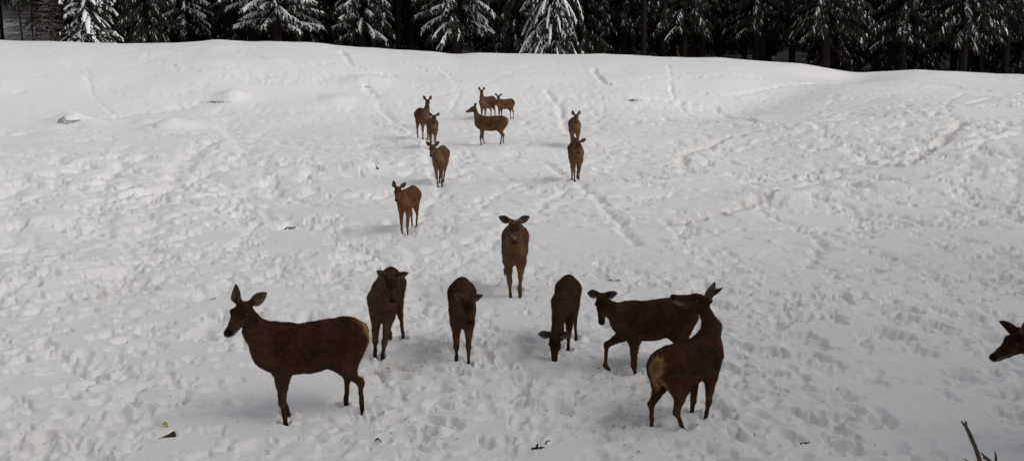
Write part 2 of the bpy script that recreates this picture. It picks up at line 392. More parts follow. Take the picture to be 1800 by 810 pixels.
def detail_h(x, y):
    """churned lumps and prints, metres"""
    T = trodden(x, y)
    near = 1 - sstep(26, 45, y)
    wx = x + 0.12 * noise(x / 0.5, y / 0.5, 51); wy = y + 0.12 * noise(x / 0.5, y / 0.5, 52)
    b1 = np.sqrt(noise(wx / 0.42, wy / 0.42, 53) ** 2 + 0.02) * 2 - 0.5
    b2 = np.sqrt(noise(wx / 0.17, wy / 0.17, 54) ** 2 + 0.015) * 2 - 0.5
    b3 = noise(x / 0.085, y / 0.085, 55)
    b4 = noise(x / 0.75, y / 0.75, 62); b5 = noise(x / 0.28 + 0.4 * b4, y / 0.28, 63)
    lump = 0.030 * b1 + 0.05 * b4 + 0.036 * b5 + 0.030 * b2 * (1 - 0.5 * sstep(16, 30, y)) + 0.024 * b3 * (1 - sstep(14, 22, y)) + 0.009 * noise(x / 0.045, y / 0.045, 64) * (1 - sstep(12, 16, y))
    px_, py_ = x + 0.10 * noise(x / 0.21, y / 0.21, 82), y + 0.10 * noise(x / 0.21, y / 0.21, 83)
    f1 = fbm(px_ / 0.62, py_ / 0.62, 4, 84, 0.62); f2 = fbm(px_ / 0.72, py_ / 0.85, 4, 88, 0.62)
    hol = -0.095 * sstep(-0.05, -0.27, f1) * (1 - sstep(18, 28, y)) - 0.095 * sstep(-0.03, -0.22, f2) * sstep(15, 23, y) * (1 - 0.4 * sstep(30, 44, y))
    crumb = (0.020 * noise(x / 0.11, y / 0.11, 85) + 0.016 * noise(x / 0.06, y / 0.06, 86) * (1 - sstep(12, 18, y))) * (0.4 + 0.9 * sstep(0.1, -0.2, f1)) * (1 - sstep(22, 30, y))
    mid = (0.030 * noise(x / 0.27, y / 0.24, 77) + 0.018 * noise(x / 0.15, y / 0.15, 78)) * sstep(15, 22, y) * (1 - sstep(42, 52, y)) * (0.35 + 0.65 * sstep(0.1, -0.25, f2))
    far = 0.08 * noise(x / 0.9, y / 0.7, 56) + 0.05 * noise(x / 0.4, y / 0.4, 57)
    h = T * (hol + crumb + mid + 0.25 * lump * near * (0.55 + 0.45 * (1 - sstep(12, 20, y))) * 1.15 + far * 0.25 * sstep(13, 24, y))
    h = h + (1 - T) * (0.012 * noise(x / 0.5, y / 0.5, 58) + 0.004 * noise(x / 0.12, y / 0.12, 59))
    q = np.clip(RN.sample(RN.h, x, y), -0.16, 0.10) + np.clip(RF.sample(RF.h, x, y), -0.22, 0.14)
    fade = sstep(4.5, 6, y) * (1 - sstep(62, 65, y))
    return h * fade * (1 - sstep(64, 68, y)) + q * fade
def height(x, y):
    return base_h(x, y) + detail_h(np.asarray(x, float), np.asarray(y, float))

def build_snow():
    az = np.concatenate([np.linspace(-math.pi, math.radians(-30), 70)[:-1], np.radians(np.linspace(-30, 30, 1000)), np.linspace(math.radians(30), math.pi, 70)[1:-1]])
    rs = [0.4, 1.2, 2.2, 3.2, 4.2, 5.0, 5.6, 6.1, 6.5]
    while rs[-1] < 70:
        r = rs[-1]; rs.append(r + max(0.017, min(0.22, r * r / (CAMH * 1082) * 0.72)))
    while rs[-1] < 900: rs.append(rs[-1] * 1.035 + 0.2)
    rs = np.array(rs); nr, na = len(rs), len(az)
    X = (rs[:, None] * np.sin(az)[None]).ravel(); Y = (rs[:, None] * np.cos(az)[None]).ravel()
    Z = base_h(X, Y)
    sel = (Y > 4.6) & (Y < 68) & (np.abs(X) < 0.6 * Y + 1)
    Z[sel] += detail_h(X[sel], Y[sel])
    V = np.stack([X, Y, Z], 1)
    c0 = len(V); V = np.vstack([V, [[0, 0, float(base_h(0.0, 0.0))]]])
    i = np.arange(nr - 1)[:, None] * na; j = np.arange(na)[None]; k = (j + 1) % na
    Q = np.stack([i + j, i + k, i + na + k, i + na + j], -1).reshape(-1, 4)[:, ::-1]
    jj = np.arange(na); T = np.stack([np.full(na, c0), (jj + 1) % na, jj], 1)
    d = np.zeros(len(V)); d[:-1][sel] = np.clip(RN.sample(RN.dirt, X[sel], Y[sel]) + RF.sample(RF.dirt, X[sel], Y[sel]), 0, 1)
    d = d * (0.55 + 0.6 * np.clip(noise(V[:, 0] / 0.3, V[:, 1] / 0.3, 71) + 0.5, 0, 1))
    clean = np.array([0.83, 0.814, 0.798]); dirty = np.array([0.56, 0.515, 0.455])
    C = clean[None] * (1 - d[:, None]) + dirty[None] * d[:, None]
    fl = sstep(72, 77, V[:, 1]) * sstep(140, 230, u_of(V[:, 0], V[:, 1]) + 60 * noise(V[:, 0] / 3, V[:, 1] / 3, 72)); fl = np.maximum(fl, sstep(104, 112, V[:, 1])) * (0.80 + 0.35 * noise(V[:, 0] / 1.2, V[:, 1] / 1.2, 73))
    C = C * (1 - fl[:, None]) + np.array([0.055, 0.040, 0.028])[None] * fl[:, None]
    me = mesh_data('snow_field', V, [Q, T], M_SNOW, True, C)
    o = link('snow_field', me); tag(o, kind='structure')
    o['label'] = 'trampled white snow meadow rising to a smooth ridge before the forest'
    return o

# ------------------------------------------------------------------ deer: signed distance body -> one continuous mesh
def surface_nets(F, org, h):
    """naive surface nets: F<0 inside. Returns verts, quads"""
    nx, ny, nz = F.shape
    S = F < 0
    corners = [(a, b, c) for a in (0, 1) for b in (0, 1) for c in (0, 1)]
    cs = np.stack([S[a:nx - 1 + a, b:ny - 1 + b, c:nz - 1 + c] for a, b, c in corners], 0)
    cnt = cs.sum(0); act = (cnt > 0) & (cnt < 8)
    idx = -np.ones(act.shape, np.int64); I = np.argwhere(act); idx[act] = np.arange(len(I))
    acc = np.zeros((len(I), 3)); num = np.zeros(len(I))
    for p in range(8):
        for q in range(p + 1, 8):
            A, B = np.array(corners[p]), np.array(corners[q])
            if np.abs(A - B).sum() != 1: continue
            fa = F[I[:, 0] + A[0], I[:, 1] + A[1], I[:, 2] + A[2]]; fb = F[I[:, 0] + B[0], I[:, 1] + B[1], I[:, 2] + B[2]]
            cr = (fa < 0) != (fb < 0); t = np.where(cr, fa / np.where(cr, fa - fb, 1), 0)
            acc += np.where(cr[:, None], A[None] + t[:, None] * (B - A)[None], 0); num += cr
    V = (I + acc / num[:, None]) * h + org
    quads = []
    for ax in range(3):
        sl0 = [slice(1, -1)] * 3; sl0[ax] = slice(0, -1); sl1 = [slice(1, -1)] * 3; sl1[ax] = slice(1, None)
        a = S[tuple(sl0)]; b = S[tuple(sl1)]
        for flip in (False, True):
            E = np.argwhere((a & ~b) if not flip else (~a & b))
            if not len(E): continue
            base = E.copy()
            for d in range(3):
                if d != ax: base[:, d] += 1
            o1, o2 = [(1, 2), (2, 0), (0, 1)][ax]
            def cell(d1, d2):
                c = base.copy(); c[:, o1] -= d1; c[:, o2] -= d2; return idx[c[:, 0], c[:, 1], c[:, 2]]
            q = np.stack([cell(0, 0), cell(1, 0), cell(1, 1), cell(0, 1)], 1)
            quads.append(q[:, ::-1] if flip else q)
    return V, np.concatenate(quads)

def sd_cone(P, a, b, r1, r2):
    ba = b - a; l2 = ba @ ba; pa = P - a
    t = np.clip((pa @ ba) / max(l2, 1e-9), 0, 1)
    return np.linalg.norm(pa - t[..., None] * ba, axis=-1) - (r1 + (r2 - r1) * t)
def sd_ell(P, c, r, M=None):
    q = P - c
    if M is not None: q = q @ M
    k0 = np.linalg.norm(q / r, axis=-1); k1 = np.linalg.norm(q / (r * r), axis=-1)
    return k0 * (k0 - 1) / np.maximum(k1, 1e-6)
class Body:
    def __init__(s): s.pr = []
    def cone(s, a, b, r1, r2, k=0.05): s.pr.append(('c', np.array(a, float), np.array(b, float), r1, r2, k))
    def ell(s, c, r, k=0.06, M=None): s.pr.append(('e', np.array(c, float), np.array(r, float), M, None, k))
    def ev(s, p, P):
        return sd_cone(P, p[1], p[2], p[3], p[4]) if p[0] == 'c' else sd_ell(P, p[1], p[2], p[3])
    def bounds(s, p):
        if p[0] == 'c':
            m = max(p[3], p[4]); return np.minimum(p[1], p[2]) - m, np.maximum(p[1], p[2]) + m
        m = p[2].max() if p[3] is not None else p[2]
        return p[1] - m, p[1] + m
    def field(s, P):
        f = None
        for p in s.pr:
            d = s.ev(p, P)
            if f is None: f = d; continue
            hh = np.maximum(p[5] - np.abs(f - d), 0) / p[5]; f = np.minimum(f, d) - hh * hh * p[5] * 0.25
        return f
    def mesh(s, h, fuzz=0.0):
        lo = np.min([s.bounds(p)[0] for p in s.pr], 0) - 4 * h; hi = np.max([s.bounds(p)[1] for p in s.pr], 0) + 4 * h
        n = np.ceil((hi - lo) / h).astype(int) + 1
        F = np.full(n, 0.5); ax = [lo[d] + np.arange(n[d]) * h for d in range(3)]
        for p in s.pr:
            a, b = s.bounds(p); mg = p[5] + 2.5 * h
            i0 = np.maximum(((a - mg - lo) / h).astype(int), 0); i1 = np.minimum(np.ceil((b + mg - lo) / h).astype(int) + 1, n)
            G = np.stack(np.meshgrid(ax[0][i0[0]:i1[0]], ax[1][i0[1]:i1[1]], ax[2][i0[2]:i1[2]], indexing='ij'), -1)
            d = s.ev(p, G); sl = tuple(slice(i0[q], i1[q]) for q in range(3)); f = F[sl]
            hh = np.maximum(p[5] - np.abs(f - d), 0) / p[5]
            F[sl] = np.minimum(f, d) - hh * hh * p[5] * 0.25
        if fuzz:
            X, Yy, Zz = np.meshgrid(*ax, indexing='ij')
            m = np.abs(F) < 0.05
            F[m] += fuzz * noise(X[m] * 14 + Yy[m] * 9, Zz[m] * 14 - Yy[m] * 11, 81)
        return surface_nets(F, lo, h)

def two_bone(a, c, l1, l2, bend):
    a, c = np.array(a, float), np.array(c, float); d = c - a; D = np.linalg.norm(d)
    if D > (l1 + l2) * 0.995: f = D / ((l1 + l2) * 0.995); l1 *= f; l2 *= f
    x = (l1 * l1 - l2 * l2 + D * D) / (2 * D); hh = math.sqrt(max(l1 * l1 - x * x, 0))
    e = d / D; b = np.array(bend, float); b = unit(b - (b @ e) * e)
    return a + e * x + b * hh

def ear_mesh(base, axis, opening, L, W, colo, coli):
    axis = unit(axis); op = np.array(opening, float); op = unit(op - (op @ axis) * axis); sd = np.cross(axis, op)
    V = []; C = []; nt_, na = 9, 7
    for i in range(nt_):
        t = i / (nt_ - 1)
        w = W * (0.34 + 0.66 * math.sin(math.pi * min(1, (t * 0.92 + 0.06)) ** 0.85)) * (1 - t ** 5) ** 0.5 + 0.004
        if i == 0: w = W * 0.42
        cup = math.radians(95 * (1 - t) ** 0.7 + 18)
        rad = w / (2 * math.sin(min(cup, math.pi / 2)))
        c = base + axis * L * t - op * (0.02 * math.sin(math.pi * t)) 
        inn, out = [], []
        for j in range(na):
            a = -cup + 2 * cup * j / (na - 1)
            off = sd * math.sin(a) * rad + op * (rad * (1 - math.cos(a)) - 0.015)
            inn.append(c + off); out.append(c + off - op * 0.010 * (1 - 0.6 * t) * (math.cos(a) * 0.7 + 0.3))
        V += inn + out[::-1]; C += [np.array(coli) * (0.55 + 0.45 * abs(j - 3) / 3) for j in range(na)] + [colo] * na
    n = 2 * na; Q = []
    for i in range(nt_ - 1):
        for j in range(n):
            k = (j + 1) % n; Q.append((i * n + j, i * n + k, (i + 1) * n + k, (i + 1) * n + j))
    e = (nt_ - 1) * n
    T = [(e, e + j, e + j + 1) for j in range(1, n - 1)]
    return np.array(V), np.array(Q), np.array(T), np.array(C)

def uv_sphere(c, r, nu=10, nv=7):
    V = [c + np.array([0, 0, r])]
    for i in range(1, nv):
        th = math.pi * i / nv
        for j in range(nu):
            ph = 2 * math.pi * j / nu; V.append(c + r * np.array([math.sin(th) * math.cos(ph), math.sin(th) * math.sin(ph), math.cos(th)]))
    V.append(c - np.array([0, 0, r])); Q = []; T = []
    for j in range(nu):
        k = (j + 1) % nu
        T.append((0, 1 + j, 1 + k)); b = 1 + (nv - 2) * nu; T.append((len(V) - 1, b + k, b + j))
        for i in range(nv - 2): Q.append((1 + i * nu + j, 1 + (i + 1) * nu + j, 1 + (i + 1) * nu + k, 1 + i * nu + k))
    return np.array(V), np.array(Q), np.array(T)

def make_deer(name, label, P):
    """P: pos (px u,v or world xyz), phi heading deg (0 right, 90 away, 180 left, 270 to camera), scale, poll (local), head (world heading, pitch), legs, ears"""
    sc = P.get('scale', 1.0); phi = math.radians(P['phi'])
    if 'px' in P: o3 = ground_px(*P['px'])
    else: o3 = np.array([P['xy'][0], P['xy'][1], float(base_h(*P['xy']))])
    SINK = P.get('sink', 0.0)
    fw = np.array([math.cos(phi), math.sin(phi), 0]); lf = np.array([-math.sin(phi), math.cos(phi), 0]); up = np.array([0, 0, 1.0])
    root = thing(name, label, P.get('cat', 'deer'), o3, phi, P.get('group', 'red deer standing about the snow meadow'))
    W = P.get('girth', 1.0)
    def gz(lx, ly):       # ground below a local point, in local units
        w = o3 + sc * (fw * lx + lf * ly)
        return (float(height(w[0], w[1])) - o3[2]) / sc
    g0 = np.mean([(float(base_h(*(o3 + sc * (fw * a + lf * b))[:2])) - o3[2]) / sc for a in (-0.45, 0.36) for b in (-0.1, 0.1)]) - 0.045
    B = Body(); Z = g0 - 0.01 - SINK
    v = lambda x, y, z: np.array([x, y, z + Z])
    # torso
    B.ell(v(0.31, 0, 0.875), (0.28, 0.178 * W, 0.275), 0.08)
    B.ell(v(0.46, 0, 0.92), (0.17, 0.145 * W, 0.185), 0.08)
    B.ell(v(0.0, 0, 0.842), (0.40, 0.212 * W, 0.272), 0.10)
    B.ell(v(-0.22, 0, 0.910), (0.33, 0.195 * W, 0.220), 0.10)
    B.ell(v(-0.44, 0, 0.925), (0.235, 0.185 * W, 0.225), 0.08)
    B.cone(v(0.40, 0, 1.03), v(-0.40, 0, 1.055), 0.085, 0.09, 0.08)
    # legs
    legs = P.get('legs', {})
    defaults = dict(fl=(0.37, 0.105), fr=(0.37, -0.105), hl=(-0.50, 0.11), hr=(-0.46, -0.11))
    hoofs = []
    for key in ('fl', 'fr', 'hl', 'hr'):
        s = 1 if key[1] == 'l' else -1
        sp = legs.get(key, defaults[key])
        if isinstance(sp, dict):
            fet = v(*sp['fet']); hdir = np.array(sp.get('hoof', (-0.05, 0, -0.07)), float)
        else:
            fx, fy = sp; z = gz(fx, fy) - 0.02 - SINK
            fet = np.array([fx - 0.035, fy, z + 0.105]); hdir = np.array([0.045, 0, -0.085])
        if key[0] == 'f':
            sh = v(0.40, s * 0.10 * W, 0.90); el = v(0.335, s * 0.115 * W, 0.655)
            if isinstance(sp, dict) and 'elbow' in sp: el = v(*sp['elbow'])
            Dl = np.linalg.norm(fet - el) * 1.004; kn = two_bone(el, fet, 0.53 * Dl, 0.47 * Dl, (1, 0, 0))
            if isinstance(sp, dict) and 'knee' in sp: kn = v(*sp['knee'])
            B.cone(sh, el, 0.125, 0.088, 0.06)
            B.cone(el, kn, 0.078, 0.038, 0.05); B.ell(kn, (0.040, 0.036, 0.052), 0.03)
            B.cone(kn, fet, 0.030, 0.026, 0.03)
        else:
            hp = v(-0.43, s * 0.095 * W, 0.92); st = v(-0.275, s * 0.125 * W, 0.68)
            if isinstance(sp, dict) and 'stifle' in sp: st = v(*sp['stifle'])
            Dl = np.linalg.norm(fet - st) * P.get('hock', 1.065); hk = two_bone(st, fet, 0.46 * Dl, 0.54 * Dl, (-1, 0, 0.0))
            B.cone(hp, st, 0.150, 0.098, 0.07)
            B.cone(v(-0.53, s * 0.08 * W, 0.87), (st + hk) / 2 + np.array([-0.03, 0, 0.02]), 0.105, 0.052, 0.07)
            B.cone(st, hk, 0.092, 0.038, 0.05); B.ell(hk + np.array([-0.012, 0, 0.005]), (0.044, 0.033, 0.056), 0.03)
            B.cone(hk, fet, 0.032, 0.027, 0.03)
        hf = fet + hdir * 0.62
        B.ell(fet, (0.033, 0.031, 0.038), 0.02); B.cone(fet, hf, 0.028, 0.031, 0.02)
        hoofs.append((fet, unit(hdir), hf))
    # neck and head
    poll = v(*P['poll']); hphi = math.radians(P['head'][0]) - phi; hp_ = math.radians(P['head'][1])
    f = np.array([math.cos(hphi) * math.cos(hp_), math.sin(hphi) * math.cos(hp_), math.sin(hp_)])
    sd = unit(np.cross(np.array([0, 0, 1.0]), f)); u = np.cross(f, sd)
    if P.get('roll'):
        c, s_ = math.cos(math.radians(P['roll'])), math.sin(math.radians(P['roll'])); sd, u = sd * c + u * s_, u * c - sd * s_
    hs_ = P.get('hs', 1.0)
    n0 = v(0.44, 0, 0.93); nm = (n0 * 0.5 + (poll - u * 0.03 - f * 0.0) * 0.5) + np.array(P.get('nbend', (0.02, 0, -0.02)))
    nw = P.get('neck', 1.0)
    B.cone(v(0.30, 0, 1.00), nm, 0.13 * nw, 0.098 * nw, 0.08)
    B.cone(v(0.47, 0, 0.88), nm + np.array([0.01, 0, -0.02]), 0.125 * nw, 0.088 * nw, 0.08)
    hd = lambda a, b, c=0.0: poll + hs_ * (f * a + u * b + sd * c)
    B.cone(nm, hd(0.02, -0.025), 0.096 * nw, 0.070 * nw ** 0.5, 0.05)
    M = np.stack([f, sd, u], 1)
    B.ell(hd(0.07, 0.0), np.array((0.115, 0.074, 0.080)) * hs_, 0.04, M)
    B.cone(hd(0.12, -0.012), hd(0.315, -0.05), 0.064 * hs_, 0.038 * hs_, 0.04)
    B.cone(hd(0.07, -0.065), hd(0.29, -0.083), 0.058 * hs_, 0.026 * hs_, 0.04)
    B.ell(hd(0.335, -0.052), np.array((0.036, 0.040, 0.034)) * hs_, 0.025, M)
    for s in (1, -1):
        B.ell(hd(0.115, 0.030, s * 0.050), np.array((0.040, 0.026, 0.026)) * hs_, 0.025)
        B.cone(hd(0.0, 0.035, s * 0.045), hd(-0.015, 0.06, s * 0.075), 0.034 * hs_, 0.028 * hs_, 0.03)
    h = P.get('res', 0.02) / sc
    V, Q = B.mesh(h, P.get('fuzz', 0.012))
    # smooth once
    N = len(V); e = np.vstack([Q[:, [0, 1]], Q[:, [1, 2]], Q[:, [2, 3]], Q[:, [3, 0]]])
    for lam in (0.5,):
        acc = np.zeros_like(V); cn = np.zeros(N)
        for a in range(3):
            acc[:, a] = np.bincount(e[:, 0], V[e[:, 1], a], N) + np.bincount(e[:, 1], V[e[:, 0], a], N)
        cn = np.bincount(e[:, 0], minlength=N) + np.bincount(e[:, 1], minlength=N)
        V = V + lam * (acc / cn[:, None] - V)
    # normals
    fn = np.cross(V[Q[:, 2]] - V[Q[:, 0]], V[Q[:, 3]] - V[Q[:, 1]])
    vn = np.zeros_like(V)
    for c in range(4):
        for a in range(3): vn[:, a] += np.bincount(Q[:, c], fn[:, a], N)
    vn /= np.linalg.norm(vn, axis=1)[:, None] + 1e-12
    # coat markings
    coat = np.array(P.get('coat', (0.050, 0.028, 0.0165))) * np.array([1.18, 0.98, 0.80])
    def mk(V, vn):
        X, Y, ZZ = V[:, 0], V[:, 1], V[:, 2] - Z
        C = np.tile(coat, (len(V), 1))
        def mix(c, w):
            w = np.clip(w, 0, 1)[:, None]; C[:] = C * (1 - w) + np.array(c) * w
        n1 = noise(X * 5, ZZ * 5 + Y * 3, 91)
        mix(coat * np.array([1.9, 2.0, 2.2]), sstep(0.05, -0.5, vn[:, 2]) * sstep(0.42, 0.55, ZZ) * 0.8)          # belly
        mix(coat * np.array([1.9, 2.2, 2.5]), sstep(0.76, 0.5, ZZ))
        mix(coat * np.array([1.75, 2.0, 2.3]), sstep(0.34, 0.62, X) * sstep(0.6, 0.72, ZZ) * (0.45 + 0.55 * sstep(-0.1, 0.5, vn[:, 0])))
        mix(coat * np.array([1.5, 1.45, 1.4]), sstep(-0.15, -0.5, X) * sstep(1.0, 0.75, ZZ) * 0.6)                                       # greyer legs
        mix(coat * np.array([1.6, 1.65, 1.7]), sstep(0.80, 0.62, ZZ) * sstep(0.5, 0.3, np.abs(X)) * 0.7)
        mix(coat * 0.62, sstep(0.30, 0.05, ZZ) * 0.8)
        mix(coat * np.array([0.55, 0.55, 0.6]), sstep(0.035, 0.0, np.abs(Y)) * sstep(0.9, 1.0, ZZ) * sstep(0.55, 0.3, X) * 0.7)
        # throat and neck front
        rp = np.array(P.get('rump', (0.26, 0.145, 0.062)))
        rw = P.get('rw', 1.0)
        r = (1 / rw) * np.sqrt(((X + 0.665) / 0.165) ** 2 + (Y / 0.145) ** 2 + ((ZZ - 0.96) / 0.24) ** 2)
        n2 = noise(Y * 22, ZZ * 14, 92); mix(rp, sstep(1.2, 0.55, r + 0.35 * n1 + 0.3 * n2))
        mix(rp * 1.15, sstep(0.06, 0.02, np.abs(np.abs(Y) - 0.06)) * sstep(-0.40, -0.52, X) * sstep(0.56, 0.66, ZZ) * sstep(0.86, 0.76, ZZ) * sstep(-0.1, -0.5, vn[:, 0]) * 0.9)
        q = (V - poll) / hs_; a, b, c = q @ f, q @ u, q @ sd
        inh = sstep(0.17, 0.13, np.linalg.norm(q - np.array(f) * 0.16, axis=1) - 0.06)
        mix(coat * np.array([0.95, 1.0, 1.1]), inh * 0.85)
        mix(coat * np.array([1.7, 1.9, 2.1]), inh * sstep(0.035, 0.06, np.abs(c)) * sstep(0.01, -0.04, b) * sstep(0.05, 0.14, a) * 0.8)
        mix(coat * 0.6, inh * sstep(0.0, 0.04, b) * sstep(0.03, 0.08, a) * sstep(0.24, 0.16, a))           # dark brow
        mix((0.34, 0.28, 0.22), inh * sstep(-0.06, -0.085, b) * sstep(0.21, 0.27, a) * 0.95)              # pale chin
        mix((0.13, 0.10, 0.075), inh * sstep(-0.04, -0.075, b) * sstep(0.12, 0.2, a) * 0.5)
        mix((0.006, 0.005, 0.005), sstep(0.322, 0.340, a) * sstep(-0.092, -0.072, b) * inh)
        if P.get('snowy'):
            mix((0.7, 0.7, 0.72), inh * sstep(0.20, 0.26, a) * sstep(0.33, 0.30, a) * sstep(-0.03, 0.0, b) * 0.8 * sstep(0.15, 0.4, noise(a * 60, c * 60, 95)))
            mix((0.7, 0.7, 0.72), inh * sstep(0.0, 0.06, b) * sstep(0.12, 0.06, a) * 0.6 * sstep(0.28, 0.45, noise(a * 50, c * 50, 96)))
        return np.clip(C * (1 + 0.45 * n1 + 0.35 * noise(X * 14 + Y * 6, ZZ * 22, 93))[:, None], 0.002, 1)
    C = mk(V, vn)
    me = mesh_data('deer_body', V * sc, [Q], M_FUR, True, C)
    link('body', me, root)
    # fur tufts
    nt_ = P.get('tufts', 9000)
    if nt_:
        ar = np.linalg.norm(fn, axis=1); rr = np.random.RandomState(len(label) + 5)
        zc = V[Q].mean(1)[:, 2] - Z
        pr_ = ar * np.where(zc < 0.45, 0.12, 1.0); hn = np.linalg.norm(V[Q].mean(1) - (poll + f * 0.16 * hs_), axis=1) < 0.2; pr_ = np.where(hn, pr_ * 0.4, pr_)
        pick = rr.choice(len(Q), nt_, p=pr_ / pr_.sum())
        w = rr.dirichlet((1, 1, 1, 1), nt_)
        p0 = (V[Q[pick]] * w[..., None]).sum(1); n0_ = vn[Q[pick, 0]]
        flow = np.tile(np.array([-1.0, 0, -0.55]), (nt_, 1)) + rr.randn(nt_, 3) * 0.25
        tofp = sstep(0.35, 0.6, p0[:, 0])[:, None]; flow = flow * (1 - tofp) + tofp * (np.array([-0.3, 0, -1.0]) + rr.randn(nt_, 3) * 0.25)
        flow -= (flow * n0_).sum(1)[:, None] * n0_; flow /= np.linalg.norm(flow, axis=1)[:, None] + 1e-9
        sd_ = np.cross(flow, n0_)
        ln = (0.016 + 0.013 * rr.rand(nt_))[:, None]; hnp = hn[pick][:, None] | (p0[:, 2] - Z < 0.45)[:, None]
        ln = np.where(hnp, ln * 0.5, ln); wd = ln * 0.16
        lift = (0.22 + 0.25 * rr.rand(nt_))[:, None]
        A = p0 - sd_ * wd - n0_ * 0.003; Bq = p0 + sd_ * wd - n0_ * 0.003; Cq = p0 + (flow + lift * n0_) * ln
        TV = np.stack([A, Bq, Cq], 1).reshape(-1, 3); TF = np.arange(3 * nt_).reshape(-1, 3)
        tc_ = np.repeat(mk(p0, n0_) * (0.75 + 0.6 * rr.rand(nt_))[:, None], 3, 0)
        fo = link('fur', mesh_data('deer_fur', TV * sc, [TF], M_TUFT, True, tc_), root); fo['kind'] = 'stuff'
    # ears
    ears = P.get('ears', {})
    for s, key in ((1, 'l'), (-1, 'r')):
        fh = np.array([math.cos(hphi), math.sin(hphi), 0]); uh = np.array([0, 0, 1.0]); sh_ = np.cross(uh, fh)
        a, b, c = ears.get(key, (-0.15, 0.30, 0.92))       # back(-)/forward, up, out
        axis = fh * a + uh * b + sh_ * c * s
        op = ears.get('o' + key, (0.85, 0.10, 0.35)); opd = fh * op[0] + uh * op[1] + sh_ * op[2] * s
        base = hd(0.0, 0.050, s * 0.066)
        EL = P.get('ear_len', 0.158)
        eV, eQ, eT, eC = ear_mesh(base, axis, opd, EL * hs_, 0.105 * hs_, coat * 0.9, np.array(P.get('ear_in', (0.145, 0.112, 0.086))))
        eo = link('ear', mesh_data('deer_ear', eV * sc, [eQ, eT], M_FUR, True, eC), root)
        if P.get('tag') == key:
            ax = unit(axis); c0 = base + ax * 0.075 * hs_ + unit(opd) * 0.012
            s1 = unit(np.cross(ax, opd)); pts = []
            for dz in (0, 0.004):
                for (i, j) in ((-0.016, -0.03), (0.016, -0.03), (0.019, 0.0), (0.010, 0.014), (-0.010, 0.014), (-0.019, 0.0)):
                    pts.append(c0 + s1 * i + ax * j + unit(opd) * dz)
            qs = [(i, (i + 1) % 6, 6 + (i + 1) % 6, 6 + i) for i in range(6)]; qs += [(0, 5, 4, 1), (1, 4, 3, 2), (6, 7, 10, 11), (7, 8, 9, 10)]
            to = link('ear_tag', mesh_data('ear_tag', np.array(pts) * sc, [np.array(qs)], M_TAG, False), eo)
    # eyes
    if P.get('eyes', True):
        for s in (1, -1):
            st = hd(0.118, 0.006, s * 0.14); d = -sd * s; t = 0.0
            for _ in range(40):
                q = float(B.field((st + d * t)[None])[0]);
                if q < 0.001: break
                t += q * 0.8
            ev_, eq, et = uv_sphere(st + d * (t + 0.008), 0.019 * hs_)
            link('eye', mesh_data('deer_eye', ev_ * sc, [eq, et], M_EYE), root)
    # hooves: two toes each
    for fet, hdv, hf in hoofs:
        hb = MB(); fwd = unit(np.array([1, 0, 0.0]) - hdv * hdv[0]) if abs(hdv[0]) < 0.95 else np.array([0, 0, 1.0])
        for s in (1, -1):
            c = hf + np.array([0, s * 0.0145, 0])
            top = [c + fwd * x + np.array([0, y, 0]) for x, y in ((-0.028, -0.014), (0.024, -0.013), (0.024, 0.013), (-0.028, 0.014))]
            bot = [c + hdv * 0.042 + fwd * x + np.array([0, y, 0]) for x, y in ((-0.026, -0.015), (0.052, -0.006), (0.052, 0.006), (-0.026, 0.015))]
            hb.add(np.array(top + bot), [(0, 1, 2, 3), (7, 6, 5, 4), (0, 4, 5, 1), (1, 5, 6, 2), (2, 6, 7, 3), (3, 7, 4, 0)])
        hm = hb.mesh('deer_hoof', M_HOOF, False)
        hm.transform(__import__('mathutils').Matrix.Scale(sc, 4)); link('hoof', hm, root)
    # tail
    tv, tq, tt = tube([v(-0.60, 0, 1.06), v(-0.645, 0.0, 1.03), v(-0.672, 0.0, 0.96), v(-0.672, 0.0, 0.90)], [0.026, 0.028, 0.024, 0.007], 8, 0.15)
    tc2 = np.tile(np.array(P.get('rump', (0.26, 0.145, 0.062))) * 0.62, (len(tv), 1))
    link('tail', mesh_data('deer_tail', tv * sc, [tq, tt], M_FUR, True, tc2), root)
    return root, dict(o3=o3, fw=fw, lf=lf, sc=sc, hd=hd, f=f, u=u, sd=sd)

